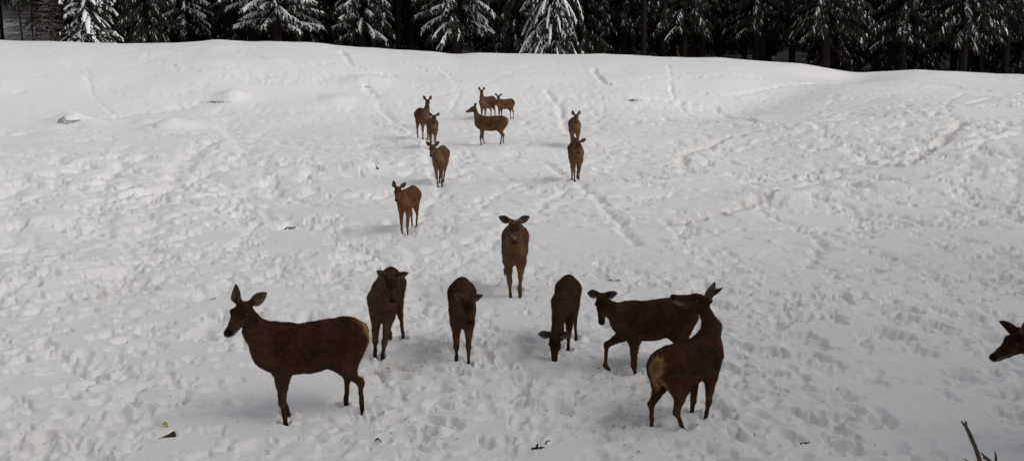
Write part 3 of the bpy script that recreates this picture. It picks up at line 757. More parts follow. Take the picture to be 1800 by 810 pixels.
EUP = dict(l=(-0.1, 0.85, 0.5), r=(-0.1, 0.85, 0.5))          # pricked up
DEER = [
    ('big dark hind at front left, side on, pale rump edge, head turned toward the camera',
     dict(px=(549, 729), phi=207, scale=0.97, poll=(0.68, -0.04, 1.385), head=(253, -18), res=0.015, tufts=16000, neck=1.32, hs=1.2, ear_len=0.17, rw=1.2, rump=(0.27, 0.14, 0.055),
          legs=dict(fl=(0.37, 0.13), fr=(0.25, -0.15), hl=(-0.52, 0.11), hr=(-0.39, -0.12)), sink=0.02,
          ears=dict(l=(-0.45, 0.55, 0.75), r=(0.0, 0.95, 0.15), ol=(0.75, 0.1, 0.5)), coat=(0.0288, 0.0151, 0.0087), girth=1.0)),
    ('dark hind behind the big front left hind, lowered head turned right, one ear out flat',
     dict(px=(681, 611), phi=267, scale=0.93, poll=(0.80, 0.20, 1.27), head=(282, -34), res=0.016, tufts=11000, coat=(0.0360, 0.0206, 0.0125), girth=0.76, hs=1.02, ear_len=0.175,
          legs=dict(fl=(0.46, -0.02), fr=(0.36, -0.12), hl=(-0.46, 0.16), hr=dict(fet=(-0.34, -0.02, 0.20), hoof=(-0.03, 0, -0.09))), sink=0.03,
          ears=dict(l=(0.0, 0.15, 0.97), r=(-0.5, 0.25, 0.5), ol=(0.8, -0.3, 0.1)))),
    ('slim dark hind walking to camera with head hung low, left of middle front',
     dict(px=(813, 621), phi=273, scale=0.855, poll=(0.86, 0.06, 1.10), head=(284, -36), res=0.016, tufts=11000, coat=(0.0331, 0.0176, 0.0106), girth=0.80, hs=1.02, ear_len=0.175,
          legs=dict(fl=(0.50, 0.085), fr=(0.36, -0.09), hl=(-0.36, 0.07), hr=dict(fet=(-0.36, -0.09, 0.22), hoof=(-0.04, 0, -0.09))), sink=0.03,
          ears=dict(l=(0.0, 0.20, 0.95), r=(-0.55, 0.25, 0.4), ol=(0.8, -0.3, 0.1)))),
    ('hind in the middle walking straight at camera, snow on its muzzle, front foot lifted',
     dict(px=(905, 514), phi=269, scale=0.99, poll=(0.70, 0.0, 1.33), head=(271, -32), res=0.017, tufts=11000, coat=(0.062, 0.034, 0.0185), snowy=True, hs=1.12, ear_len=0.165,
          legs=dict(fl=dict(fet=(0.40, 0.09, 0.17), hoof=(0.0, 0, -0.09)), fr=(0.38, -0.06), hl=(-0.30, 0.07), hr=dict(fet=(-0.62, -0.17, 0.30), hoof=(-0.06, 0, -0.08))),
          ears=dict(l=(0.0, 0.35, 0.9), r=(0.0, 0.35, 0.9)), girth=0.88)),
    ('dark hind grazing with muzzle down on the snow, back seen from above',
     dict(px=(994, 605), phi=262, scale=0.81, poll=(0.80, -0.10, 0.46), head=(268, -62), res=0.016, tufts=12000, coat=(0.0259, 0.0140, 0.0087), girth=0.82, hs=1.18,
          legs=dict(fl=(0.38, 0.07), fr=(0.36, -0.06), hl=(-0.40, 0.14), hr=(-0.38, -0.09)), nbend=(0.02, 0, 0.04), sink=0.03,
          ears=dict(l=(0.1, 0.0, 0.9), r=(0.0, 0.05, 0.98)))),
    ('dark hind stepping left with front leg raised, partly hidden by the hind looking back',
     dict(px=(1146, 645), phi=199, scale=0.89, poll=(0.86, 0.20, 1.31), head=(264, -40), res=0.016, tufts=13000, coat=(0.0274, 0.0143, 0.0087), hs=1.12, sink=0.13, ear_len=0.115,
          legs=dict(fl=(0.30, 0.10), fr=dict(elbow=(0.40, -0.11, 0.66), knee=(0.645, -0.11, 0.535), fet=(0.665, -0.11, 0.255), hoof=(-0.055, 0, -0.085))),
          ears=dict(l=(0.15, 0.12, 0.95), r=(0.15, 0.12, 0.95), ol=(0.75, -0.5, 0), our=(0.75, -0.5, 0)))),
    ('hind at front right seen from behind looking back left, pale rump, green ear tag',
     dict(px=(1206, 738), phi=46, scale=0.86, poll=(0.53, 0.13, 1.49), head=(184, 21), res=0.015, tufts=16000, coat=(0.0346, 0.0184, 0.0106), neck=1.10, tag='r', rump=(0.26, 0.14, 0.06), hs=1.22, ear_len=0.215, rw=0.82, hock=1.12,
          legs=dict(fl=(0.26, 0.10), fr=(0.28, -0.10), hl=(-0.46, 0.15), hr=(-0.20, -0.17)), nbend=(0.08, -0.03, 0.0), sink=0.07,
          ears=dict(l=(-0.2, 0.95, 0.1), r=(-0.88, 0.55, 0.1), our=(0.3, 0.0, 0.9)), girth=1.05)),
    ('dark hind cut off by the right edge, only its head and ears in view',
     dict(xy=(5.70, 9.9), phi=172, scale=1.0, poll=(0.80, 0.0, 1.225), head=(190, -22), res=0.015, tufts=12000, coat=(0.0245, 0.0132, 0.0079), hs=1.05, ear_len=0.215,
          ears=dict(l=(0.35, 0.80, 0.5), r=(0.95, 0.42, 0.1), ol=(0.6, 0.1, 0.7), our=(0.3, -0.3, 0.8)))),
    ('reddish calf alone left of the middle hind, ears pricked, body angled away right',
     dict(px=(719, 402), phi=258, scale=0.78, poll=(0.62, -0.08, 1.22), head=(266, -34), res=0.02, tufts=7000, coat=(0.0756, 0.0367, 0.0174), hs=1.15, girth=0.85,
          legs=dict(fl=(0.42, 0.08), fr=(0.32, -0.1), hl=(-0.30, 0.1), hr=(-0.42, -0.05)), ears=dict(l=(-0.1, 0.6, 0.75), r=(-0.1, 0.95, 0.3)))),
    ('brown young deer at lower end of the left line of three, head turned aside',
     dict(px=(775, 321), phi=264, scale=0.90, poll=(0.66, -0.12, 1.24), head=(262, -32), res=0.021, tufts=5000, coat=(0.0662, 0.0389, 0.0219), hs=1.12, ears=dict(l=(-0.1, 0.6, 0.75), r=(-0.1, 0.5, 0.8)), girth=0.82,
          legs=dict(fl=(0.36, 0.09), fr=(0.40, -0.03), hl=(-0.30, 0.02), hr=(-0.38, -0.11)))),
    ('brown young deer in the middle of the left line of three',
     dict(px=(761, 258), phi=274, scale=0.92, poll=(0.62, 0.06, 1.26), head=(274, -28), res=0.022, tufts=4000, coat=(0.0612, 0.0375, 0.0219), hs=1.12, ears=dict(l=(-0.1, 0.45, 0.85), r=(-0.1, 0.5, 0.8)), girth=0.85,
          legs=dict(fl=(0.34, 0.08), fr=(0.40, -0.06), hl=(-0.40, 0.1), hr=(-0.38, -0.1)))),
    ('tall brown hind at upper end of the left line of three, neck raised high',
     dict(px=(744, 242), phi=289, scale=1.03, poll=(0.60, 0.03, 1.48), head=(276, -28), res=0.023, tufts=4000, coat=(0.0634, 0.0411, 0.0257), ears=EUP, girth=0.95, hs=1.08,
          legs=dict(fl=(0.34, 0.08), fr=(0.36, -0.10), hl=(-0.42, 0.1), hr=(-0.40, -0.1)))),
    ('brown hind standing side on facing left in front of the farthest pair, head high',
     dict(px=(863, 254), phi=184, scale=0.93, poll=(0.60, 0.0, 1.46), head=(180, -14), res=0.022, tufts=4000, coat=(0.0547, 0.0338, 0.0197), ears=dict(l=(-0.35, 0.9, 0.3), r=(0.0, 0.95, 0.3)), hs=1.08,
          legs=dict(fl=(0.28, 0.08), fr=(0.42, -0.1), hl=(-0.44, 0.1), hr=(-0.34, -0.1)))),
    ('left deer of the farthest pair, pale throat, looking at camera with head raised',
     dict(px=(857, 209), phi=238, scale=0.92, poll=(0.52, 0.0, 1.45), head=(270, -22), res=0.024, tufts=3000, coat=(0.0662, 0.0426, 0.0265), ears=EUP, hs=1.1, girth=0.9)),
    ('right deer of the farthest pair, small and reddish brown, looking at camera',
     dict(px=(888, 208), phi=220, scale=0.80, poll=(0.55, 0.08, 1.32), head=(262, -22), res=0.024, tufts=3000, coat=(0.0662, 0.0367, 0.0212), ears=dict(l=(-0.1, 0.6, 0.75), r=(-0.1, 0.6, 0.75)), hs=1.15, girth=0.9)),
    ('farther deer of the pair in file at right, only head and chest showing',
     dict(px=(1010, 259), phi=270, scale=0.95, poll=(0.66, 0.0, 1.28), head=(270, -28), res=0.023, tufts=4000, coat=(0.0662, 0.0426, 0.0257), ears=EUP, hs=1.1, girth=0.9)),
    ('nearer deer of the pair in file at right, walking at camera with one ear tilted',
     dict(px=(1012, 315), phi=271, scale=0.95, poll=(0.74, 0.0, 1.20), head=(270, -36), res=0.021, tufts=5000, coat=(0.0684, 0.0404, 0.0219), ears=dict(l=(-0.1, 0.4, 0.85), r=(-0.2, 0.85, 0.5)), hs=1.12,
          legs=dict(fl=(0.34, 0.06), fr=(0.44, -0.06), hl=(-0.42, 0.08), hr=(-0.30, -0.08)), girth=0.82)),
]
LEGS0 = dict(fl=(0.37, 0.105), fr=(0.37, -0.105), hl=(-0.50, 0.11), hr=(-0.46, -0.11))
for lab, P in DEER:           # every planted hoof has pressed its own hole, snow pushed up round it
    o3 = ground_px(*P['px']) if 'px' in P else np.array([P['xy'][0], P['xy'][1], 0]); a = math.radians(P['phi']); sc = P['scale']
    for key in LEGS0:
        sp = P.get('legs', {}).get(key, LEGS0[key])
        if isinstance(sp, dict): continue
        wx = o3[0] + sc * (math.cos(a) * sp[0] - math.sin(a) * sp[1]); wy = o3[1] + sc * (math.sin(a) * sp[0] + math.cos(a) * sp[1])
        stamp(wx, wy, 0.075, 0.065, a, 0.115, 0.8)
        for _ in range(3): stamp(wx + rng.randn() * 0.14, wy + rng.randn() * 0.14, 0.06, 0.05, rng.rand() * 6, 0.03, 0.5)
build_snow()
for lab, P in DEER:
    make_deer('red_deer', lab, P)

# the stag below the frame whose antlers reach into the picture
def build_stag():
    hp = at_depth(1741, 935, 7.35)
    ph = 82.0; pr = math.radians(ph); fw = np.array([math.cos(pr), math.sin(pr)])
    sc = 1.08; pl = (0.95, 0.0)
    xy = hp[:2] - fw * pl[0] * sc
    gz = float(base_h(*xy))
    root, D = make_deer('stag', 'antlered brown stag mostly below the frame, broken antler showing at bottom right',
                        dict(xy=xy, phi=ph, scale=sc, poll=(pl[0], 0, (hp[2] - gz) / sc), head=(ph, -45), neck=1.25, res=0.022, tufts=5000, coat=(0.045, 0.025, 0.016), hs=1.12,
                             ears=dict(l=(-0.3, 0.2, 0.9), r=(-0.3, 0.2, 0.9)), cat='stag', group='red deer standing about the snow meadow'))
    o3 = D['o3']; c, s = math.cos(-pr), math.sin(-pr)
    def loc(p):
        d = p - o3; return np.array([c * d[0] - s * d[1], s * d[0] + c * d[1], d[2]])
    def hw(a, b, cc):
        q = D['hd'](a, b, cc) * sc; return q
    def spline(pts, n):
        pts = np.array(pts); t = np.linspace(0, 1, len(pts)); tt = np.linspace(0, 1, n)
        return np.stack([np.interp(tt, t, pts[:, k]) for k in range(3)], 1)
    def smooth(p):
        p = p.copy()
        for _ in range(3): p[1:-1] = (p[:-2] + 2 * p[1:-1] + p[2:]) / 4
        return p
    D1 = 7.5
    A = MB()
    beam = [hw(0.03, 0.06, 0.05), loc(at_depth(1731, 868, 7.4)), loc(at_depth(1728, 832, 7.42)), loc(at_depth(1722, 806, 7.45)), loc(at_depth(1713, 782, 7.48)), loc(at_depth(1704, 761, D1)), loc(at_depth(1697.5, 748, D1))]
    A.add(*tube(smooth(spline(beam, 22)), np.linspace(0.019, 0.0125, 22), 9, 0.16, 3))
    A.add(*tube([loc(at_depth(1698.5, 750, D1)), loc(at_depth(1693.5, 744.5, D1 + .01)), loc(at_depth(1689.5, 739, D1 + .02))], [0.0105, 0.008, 0.004], 8, 0.2, 4))
    A.add(*tube([loc(at_depth(1697.5, 750, D1)), loc(at_depth(1697.8, 744, D1 - .03)), loc(at_depth(1697.6, 740.5, D1 - .04))], [0.010, 0.009, 0.0075], 8, 0.25, 5))
    A.add(*tube(smooth(spline([loc(at_depth(1728, 834, 7.42)), loc(at_depth(1714, 818, 7.55)), loc(at_depth(1704, 811, 7.62)), loc(at_depth(1693, 805, 7.7))], 10)), np.linspace(0.012, 0.003, 10), 8, 0.1, 6))
    link('antler', A.mesh('antler', M_ANTLER), root)
    A = MB()
    beam = [hw(0.03, 0.06, -0.05), loc(at_depth(1752, 872, 7.4)), loc(at_depth(1752, 838, 7.4)), loc(at_depth(1747, 816, 7.42)), loc(at_depth(1735, 806, 7.45)), loc(at_depth(1728.5, 799, 7.46)), loc(at_depth(1724.5, 794.5, 7.47))]
    A.add(*tube(smooth(spline(beam, 20)), np.concatenate([np.linspace(0.019, 0.012, 14), np.linspace(0.011, 0.003, 6)]), 9, 0.16, 7))
    A.add(*tube(smooth(spline([loc(at_depth(1750, 822, 7.41)), loc(at_depth(1750.5, 808, 7.38)), loc(at_depth(1751, 800, 7.37)), loc(at_depth(1749, 792.5, 7.36))], 9)), np.linspace(0.0125, 0.0035, 9), 8, 0.12, 8))
    A.add(*tube([loc(at_depth(1736, 808, 7.45)), loc(at_depth(1731, 805, 7.41)), loc(at_depth(1727.5, 803.5, 7.4))], [0.009, 0.007, 0.003], 7, 0.2, 9))
    link('antler', A.mesh('antler', M_ANTLER), root)
build_stag()

# ------------------------------------------------------------------ forest
def strip(mb, p, d, n, L, w, sag, segs=2, roof=0.25):
    """a drooping roof-shaped sprig: 3 verts across, tapering; p start, d direction, n up"""
    sd = unit(np.cross(d, n)); rows = []
    for i in range(segs + 1):
        t = i / segs; c = p + d * L * t - np.array([0, 0, sag * L * t * t])
        ww = w * (1 - 0.75 * t) * (0.55 + 0.9 * min(t * 3, 1) * 0.5)
        rows += [c - sd * ww - n * ww * roof * 2, c, c + sd * ww - n * ww * roof * 2]
    Q = []
    for i in range(segs):
        a = i * 3
        Q += [(a, a + 1, a + 4, a + 3), (a + 1, a + 2, a + 5, a + 4)]
    mb.add(np.array(rows), Q)

def spruce_proto(seed, H=20, base=3.0, reach=3.6, droop=0.5, snow=0.5, rise=0.05, nlow=70, trunk_r=0.28, dense=1.0, dead=10, hang=0.5, sw=0.05, low_h=9.0, lead=1.2):
    r = random.Random(seed)
    tr = MB(); cr = MB(); sn = MB(); dd = MB()
    zz = np.linspace(-0.6, H, 14)
    path = [(0.05 * math.sin(z * 0.35 + seed), 0.05 * math.cos(z * 0.27 + seed), z) for z in zz]
    tr.add(*tube(path, [trunk_r * (1.25 if z < 0.1 else 1.0) * max(0.04, (1 - (z / H)) ** 0.9) for z in np.clip(zz, 0, H)], 10, 0.18, seed))
    def branch(z, az, L, dr, ris, tw, s_amt, detail=True):
        o = np.array([math.cos(az), math.sin(az), 0.0])
        nseg = 6
        pts = [np.array([0, 0, z]) + o * L * t * (1 - 0.10 * t) + np.array([0, 0, ris * L * t - dr * L * t * t + 0.10 * L * max(0, t - 0.7) ** 1.0]) for t in np.linspace(0, 1, nseg + 1)]
        rad = 0.012 + 0.010 * L
        if detail: tr.add(*tube(pts, [rad * (1 - 0.8 * i / nseg) for i in range(nseg + 1)], 4, 0, 0, False))
        upv = np.array([0, 0, 1.0])
        ntw = max(5, int(tw * L * dense))
        for k in range(ntw):
            t = 0.18 + 0.80 * (k + r.random()) / ntw
            i = min(int(t * nseg), nseg - 1); fr = t * nseg - i
            p = pts[i] * (1 - fr) + pts[i + 1] * fr; tang = unit(pts[i + 1] - pts[i])
            s = 1 if k % 2 else -1
            side = unit(np.cross(tang, upv)) * s
            a = r.uniform(0.35, 0.95)
            d = unit(tang * (1 - 0.45 * a) + side * a + np.array([0, 0, -hang * r.uniform(0.2, 1.1)]))
            l = (0.22 + 0.30 * L * 0.42 * (1.1 - 0.75 * t)) * r.uniform(0.65, 1.25)
            n = unit(upv - (upv @ d) * d)
            strip(cr, p, d, n, l, 0.05 + 0.05 * r.random(), 0.30 + hang * 0.3, 2, 0.35)
            # hanging secondary sprigs
            if detail:
                for q in (0.35, 0.7):
                    if r.random() < 0.75:
                        p2 = p + d * l * q - np.array([0, 0, 0.3 * l * q * q]); s2 = r.choice((1, -1))
                        d2 = unit(d * 0.5 + np.cross(d, upv) * s2 * 0.6 + np.array([0, 0, -hang * 0.9]))
                        strip(cr, p2, d2, unit(upv - (upv @ d2) * d2), l * 0.5, 0.05, 0.3, 1, 0.3)
                        if r.random() < s_amt * 0.75: strip(sn, p2 + np.array([0, 0, 0.03]), d2, unit(upv - (upv @ d2) * d2), l * 0.45, sw * 0.8, 0.3, 1, 0.25)
            if r.random() < s_amt * (0.45 + 0.75 * t):
                strip(sn, p + np.array([0, 0, 0.035]), d, n, l * r.uniform(0.35, 0.8), sw * r.uniform(0.8, 1.9), 0.30 + hang * 0.3, 2, 0.22)
        # leading sprig and the snow lying along the branch
        tang = unit(pts[-1] - pts[-2]); n = unit(upv - (upv @ tang) * tang)
        strip(cr, pts[-2], tang, n, 0.16 * L + 0.25, 0.10, 0.2, 2, 0.3)
        if r.random() < s_amt * lead:
            i0 = r.choice((1, 2, 2, 3)); rows = []; Q = []
            for i in range(i0, nseg + 1):
                tg = unit(pts[min(i + 1, nseg)] - pts[i - 1]); sdv = unit(np.cross(tg, upv)); nn = np.cross(sdv, tg)
                w = sw * r.uniform(0.8, 1.7) * (0.45 if i in (i0, nseg) else 1.0)
                rows += [pts[i] - sdv * w + nn * 0.01, pts[i] + nn * (0.05 + w * 0.4), pts[i] + sdv * w + nn * 0.01]
            for i in range(nseg - i0):
                a = 3 * i; Q += [(a, a + 1, a + 4, a + 3), (a + 1, a + 2, a + 5, a + 4)]
            sn.add(np.array(rows), Q)
    # lower, detailed part
    for k in range(nlow):
        z = base + (low_h - base) * (k + r.random()) / nlow
        L = reach * r.uniform(0.62, 1.08) * (1 - 0.55 * max(0, (z - base)) / (H - base)) * (0.8 + 0.2 * min(1, (z - base) / 1.0))
        branch(z + 0.25 * droop, k * 2.399 + r.uniform(-0.5, 0.5), L, droop * r.uniform(0.7, 1.3), rise * r.uniform(0.2, 1.6), 9, snow * r.uniform(0.5, 1.35))
    # upper crown, coarser
    nup = 90
    for k in range(nup):
        z = low_h + (H - 0.3 - low_h) * (k + r.random()) / nup
        L = max(0.35, reach * r.uniform(0.75, 1.05) * (1 - (z - base) / (H - base)) ** 0.85)
        o = k * 2.399; d = unit(np.array([math.cos(o), math.sin(o), -0.25 - 0.35 * droop]))
        n = unit(np.array([0, 0, 1.0]) - d[2] * d)
        for s in (-0.5, 0, 0.5):
            dd_ = unit(d + np.cross(d, n) * s)
            strip(cr, np.array([0, 0, z]), dd_, unit(np.array([0, 0, 1.0]) - dd_[2] * dd_), L * (1 - 0.25 * abs(s)), 0.30 + 0.05 * L, 0.2, 3, 0.35)
        if r.random() < snow: strip(sn, np.array([0, 0, z + 0.06]), d, n, L * 0.95, 0.14, 0.2, 3, 0.2)
    for k in range(dead):
        z = r.uniform(0.6, base + 1.5); az = r.uniform(0, 6.28); L = r.uniform(0.5, 1.6); o = np.array([math.cos(az), math.sin(az), 0])
        p = [np.array([0, 0, z]) + o * L * t + np.array([0, 0, 0.15 * L * math.sin(t * 2.5) - 0.35 * L * t * t]) for t in np.linspace(0, 1, 5)]
        dd.add(*tube(p, [0.016, 0.013, 0.010, 0.007, 0.003], 4, 0, 0, False))
    R_ = {'trunk': tr.mesh('spruce_trunk', M_BARK), 'crown': cr.mesh('spruce_crown', M_NEEDLE, False)}
    if sn.n: R_['bough_snow'] = sn.mesh('spruce_snow', M_BOUGH, True)
    if dd.n: R_['dead_branches'] = dd.mesh('spruce_dead_branches', M_TWIG, True)
    return R_

def larch_proto(seed, H=7.0, n=60, reach=1.4):
    r = random.Random(seed); tr = MB(); tw = MB(); sn = MB()
    zz = np.linspace(-0.4, H, 9)
    tr.add(*tube([(0.06 * math.sin(z + seed), 0.05 * math.cos(z * 1.3), z) for z in zz], [0.07 * (1 - 0.9 * max(z, 0) / H) for z in zz], 7, 0.1, seed))
    for k in range(n):
        z = 0.3 + (H - 0.5) * (k + r.random()) / n; az = k * 2.4 + r.uniform(-.4, .4); L = reach * (1 - 0.75 * z / H) * r.uniform(0.6, 1.2)
        o = np.array([math.cos(az), math.sin(az), 0]); g = r.uniform(0.1, 0.5)
        p = [np.array([0, 0, z]) + o * L * t + np.array([0, 0, g * L * t - 0.25 * L * t * t]) for t in np.linspace(0, 1, 5)]
        tw.add(*tube(p, [0.022, 0.018, 0.014, 0.011, 0.005], 3, 0, 0, False))
        for j in range(7):
            t = 0.2 + 0.11 * j; q = p[0] + (p[-1] - p[0]) * t + np.array([0, 0, 0.05 * L]); s = 1 if j % 2 else -1
            d = unit(o * 0.6 + np.array([-o[1], o[0], 0]) * s * 0.8 + np.array([0, 0, r.uniform(-0.5, 0.4)]))
            l = L * 0.4 * r.uniform(0.6, 1.2)
            tw.add(*tube([q, q + d * l * 0.5, q + d * l + np.array([0, 0, -0.05])], [0.015, 0.012, 0.007], 3, 0, 0, False))
            if r.random() < 0.6: strip(sn, q + np.array([0, 0, 0.015]), d, unit(np.array([0, 0, 1.0]) - d[2] * d), l * 0.8, 0.022, 0.1, 1, 0.2)
    return {'trunk': tr.mesh('larch_trunk', M_BARK), 'crown': tw.mesh('larch_twigs', M_LARCH), 'bough_snow': sn.mesh('larch_snow', M_BOUGH)}

PROTO = dict(
    fir=spruce_proto(1, H=9, base=0.15, reach=2.5, droop=0.62, snow=0.42, rise=0.22, nlow=95, trunk_r=0.16, dense=1.3, dead=0, hang=0.35, sw=0.10, low_h=6.5),
    heavy=spruce_proto(2, H=24, base=2.2, reach=4.3, droop=0.30, snow=0.72, rise=0.10, nlow=80, trunk_r=0.36, dense=1.3, dead=8, hang=0.55, sw=0.075, low_h=8),
    spruce=spruce_proto(3, H=22, base=2.0, reach=3.0, droop=0.42, snow=0.46, rise=0.08, nlow=80, trunk_r=0.30, dense=1.3, dead=8, hang=0.7, sw=0.055, low_h=8),
    hanging=spruce_proto(4, H=17, base=0.7, reach=2.7, droop=1.0, snow=0.55, rise=0.05, nlow=85, trunk_r=0.24, dense=1.1, dead=0, hang=0.9, sw=0.06, low_h=8),
    dark=spruce_proto(5, H=23, base=2.8, reach=3.2, droop=0.40, snow=0.28, rise=0.06, nlow=75, trunk_r=0.27, dense=1.1, dead=14, hang=0.7, sw=0.034, lead=0.06, low_h=8.5),
    darker=spruce_proto(6, H=21, base=3.6, reach=3.0, droop=0.45, snow=0.15, rise=0.02, nlow=60, trunk_r=0.24, dense=1.1, dead=22, hang=0.7, sw=0.030, lead=0.06, low_h=9),
    pole=spruce_proto(7, H=24, base=6.5, reach=2.6, droop=0.4, snow=0.1, rise=0.0, nlow=25, trunk_r=0.22, dense=1.0, dead=40, hang=0.6, sw=0.04, low_h=9.5),
    low=spruce_proto(8, H=19, base=0.8, reach=2.9, droop=0.5, snow=0.18, rise=0.03, nlow=90, trunk_r=0.24, dense=1.2, dead=4, hang=0.7, sw=0.030, lead=0.06, low_h=8.5),
    larch=larch_proto(9, 7.5, 130, 1.5), larch2=larch_proto(10, 6.5, 120, 1.4),
)
def place_tree(kind, x, y, label, cat='tree', s=1.0, rot=None, name='spruce_tree', group=None, z=None):
    root = thing(name, label, cat, (x, y, float(base_h(x, y)) if z is None else z), R.uniform(0, 6.28) if rot is None else rot, group)
    root.scale = (s, s, s)
    for part, me in PROTO[kind].items():
        o = link(part, me, root)
        if part in ('dead_branches', 'bough_snow'): o['kind'] = 'stuff'
    return root
def tree_px(kind, u, y, label, **k):
    return place_tree(kind, (u - 900) / FPX * (y * CP + 2 * SP), y, label, **k)
GF = 'snow dusted trees along the forest edge'
tree_px('fir', 160, 71.5, 'young fir with thick snow along its drooping boughs at far left forest edge', s=1.0, name='fir_tree', group=GF)
tree_px('heavy', 487, 76, 'large spruce with wide low skirt of heavy snow and thick bare trunk', group=GF, rot=0.4)
tree_px('spruce', 640, 77, 'snowy spruce between the wide skirted spruce and the bare trunk', group=GF, s=1.0)
tree_px('spruce', 802, 75.5, 'broad snowy spruce above the dip of the ridge left of middle', group=GF, s=1.2, rot=2.2)
tree_px('low', 905, 78, 'brownish spruce with thin drooping fronds between two snowy spruces', group=GF, s=0.9)
tree_px('hanging', 970, 73.5, 'spruce with long hanging snowy branches reaching the ridge', group=GF, rot=1.0)
tree_px('pole', 702, 79, 'bare trunk with short curved dead branches left of the broad snowy spruce', group=GF)
tree_px('pole', 1132, 77, 'slim dark bare trunk at forest edge right of middle', group=GF, s=0.9)
tree_px('dark', 1200, 79, 'dark spruce with a level lower skirt just right of the slim bare trunk', group=GF, s=1.05)
tree_px('dark', 1330, 80, 'dark spruce with snow flecked branches above the long right shoulder of the ridge', group=GF, s=1.1)
tree_px('dark', 1452, 76, 'dark spruce with snowy lower skirt above the dip at right', group=GF, s=1.15, rot=0.9)
tree_px('dark', 1585, 77, 'dark spruce with snowy lower skirt above the right hand mound', group=GF, s=1.05, rot=2.9)
tree_px('dark', 1692, 76, 'dark spruce with long snowy lowest boughs near the right edge', group=GF, s=1.1, rot=4.4)
tree_px('darker', 1768, 78, 'spruce with lit brown trunk close to the right edge', group=GF)
tree_px('low', 262, 77, 'dark spruce just right of the young snowy fir', group=GF, s=0.9)
tree_px('spruce', 330, 80, 'dark spruce left of the wide skirted spruce', group=GF, s=0.95)
tree_px('low', 560, 82, 'dark spruce tucked behind right side of the wide skirted spruce', group=GF)
tree_px('low', 880, 86, 'shaded spruce behind the brownish drooping spruce', group=GF)
tree_px('larch', 62, 82, 'thin bare larch with frosted twigs at far left', name='larch_tree', group='bare larches at far left', s=0.9)
tree_px('larch2', 92, 79, 'small bare larch with grey twigs just left of the young snowy fir', name='larch_tree', group='bare larches at far left', s=0.9)
tree_px('larch2', 40, 90, 'bare larch deeper in the far left gap', name='larch_tree', group='bare larches at far left', s=1.1)
tree_px('pole', 6, 88, s=0.7, label= 'dark trunked spruce at the left edge beside the snowy gap', group=GF)
# the wood behind, one copied tree after another
placed = []
cnt = 0
for tries in range(12000):
    y = 79.5 + 44 * R.random() ** 1.25 if tries > 1500 else R.uniform(108, 126); x = (R.random() * 2 - 1) * (0.50 * y + 10); u = 900 + FPX * x / (y * CP + 0.4)
    if u < 85 and y < 120 and u > -60: continue
    if any((x - a) ** 2 + (y - b) ** 2 < (2.9 if y < 92 else 3.6) ** 2 for a, b in placed): continue
    placed.append((x, y)); cnt += 1
    kind = 'low' if y > 106 else R.choice(['dark', 'darker', 'darker', 'pole', 'low']) if u > 1000 else R.choice(['dark', 'darker', 'low', 'low', 'pole'])
    place_tree(kind, x, y, 'dark spruce standing in the shade deeper in the forest', s=R.uniform(0.85, 1.15), group='dark spruces deeper in the forest')
    if cnt >= 290: break
# unseen spruces added beside and behind the viewpoint to darken the near snow
for k, (x, y) in enumerate([(15, 6), (17, 2), (20, 8), (18, 13), (23, 13), (14, -2), (20, -1), (25, 4), (10, -5), (16, -7), (5, -7), (0, -8), (-5, -7), (-10, -6), (-15, -4), (8, -11), (2, -13), (-4, -12), (-11, -11), (28, 10), (22, -6), (29, 0), (27, 18)]):
    place_tree(['low', 'dark', 'spruce'][k % 3], x, y, 'tall unseen spruce added beside the viewpoint to shade the foreground snow', s=R.uniform(0.95, 1.2), group='unseen spruces added for foreground shade')

# ------------------------------------------------------------------ small things lying on the snow
def g(u, v): 
    p = ground_px(u, v); p[2] = float(height(p[0], p[1])); return p
def twig(u, v, pts, rad, label, name='fallen_twig', mat=None, cat='twig', group='twigs and scraps lying on the snow'):
    p = g(u, v); mb = MB()
    for i, (path, r0) in enumerate(pts):
        P = np.array(path, float); n = len(P); mb.add(*tube(P, np.linspace(r0, r0 * 0.45, n), 6, 0.25, i + int(u)))
    o = link(name, mb.mesh(name, mat or M_TWIG), None, p); tag(o, label, cat, group); return o
def chip(u, v, size, rot, label, name, mat, cat, seed, tilt=0.15):
    r = np.random.RandomState(seed); L, W_, H_ = size; mb = MB()
    n = 7; rows = []
    for i in range(n):
        t = i / (n - 1) - 0.5; w = W_ * (0.75 + 0.3 * r.rand()) * (0.45 if i == 0 else 0.85 if i == n - 1 else 1); hh = H_ * (0.35 + 0.65 * (i / (n - 1))) * (0.8 + 0.3 * r.rand())
        rows += [(t * L, -w / 2, 0), (t * L + r.randn() * 0.003, -w / 2 * 0.8, hh * 0.8), (t * L, 0, hh), (t * L, w / 2 * 0.8, hh * 0.75), (t * L, w / 2, 0)]
    Q = []
    for i in range(n - 1):
        for j in range(5):
            k = (j + 1) % 5; Q.append((i * 5 + j, (i + 1) * 5 + j, (i + 1) * 5 + k, i * 5 + k))
    T = [(0, 1, 2), (0, 2, 3), (0, 3, 4)] + [((n - 1) * 5, (n - 1) * 5 + b, (n - 1) * 5 + a) for a, b in ((1, 2), (2, 3), (3, 4))]
    mb.add(rows, Q, T); o = link(name, mb.mesh(name, mat, False), None, g(u, v) + np.array([0, 0, 0.012])); o.rotation_euler = (0.05, -tilt, rot)
    tag(o, label, cat, 'twigs and scraps lying on the snow'); return o
chip(293, 764, (0.19, 0.08, 0.075), 0.25, 'dark brown bark chunk on the snow below the big front left hind', 'bark_chunk', M_CHIP, 'bark', 1)
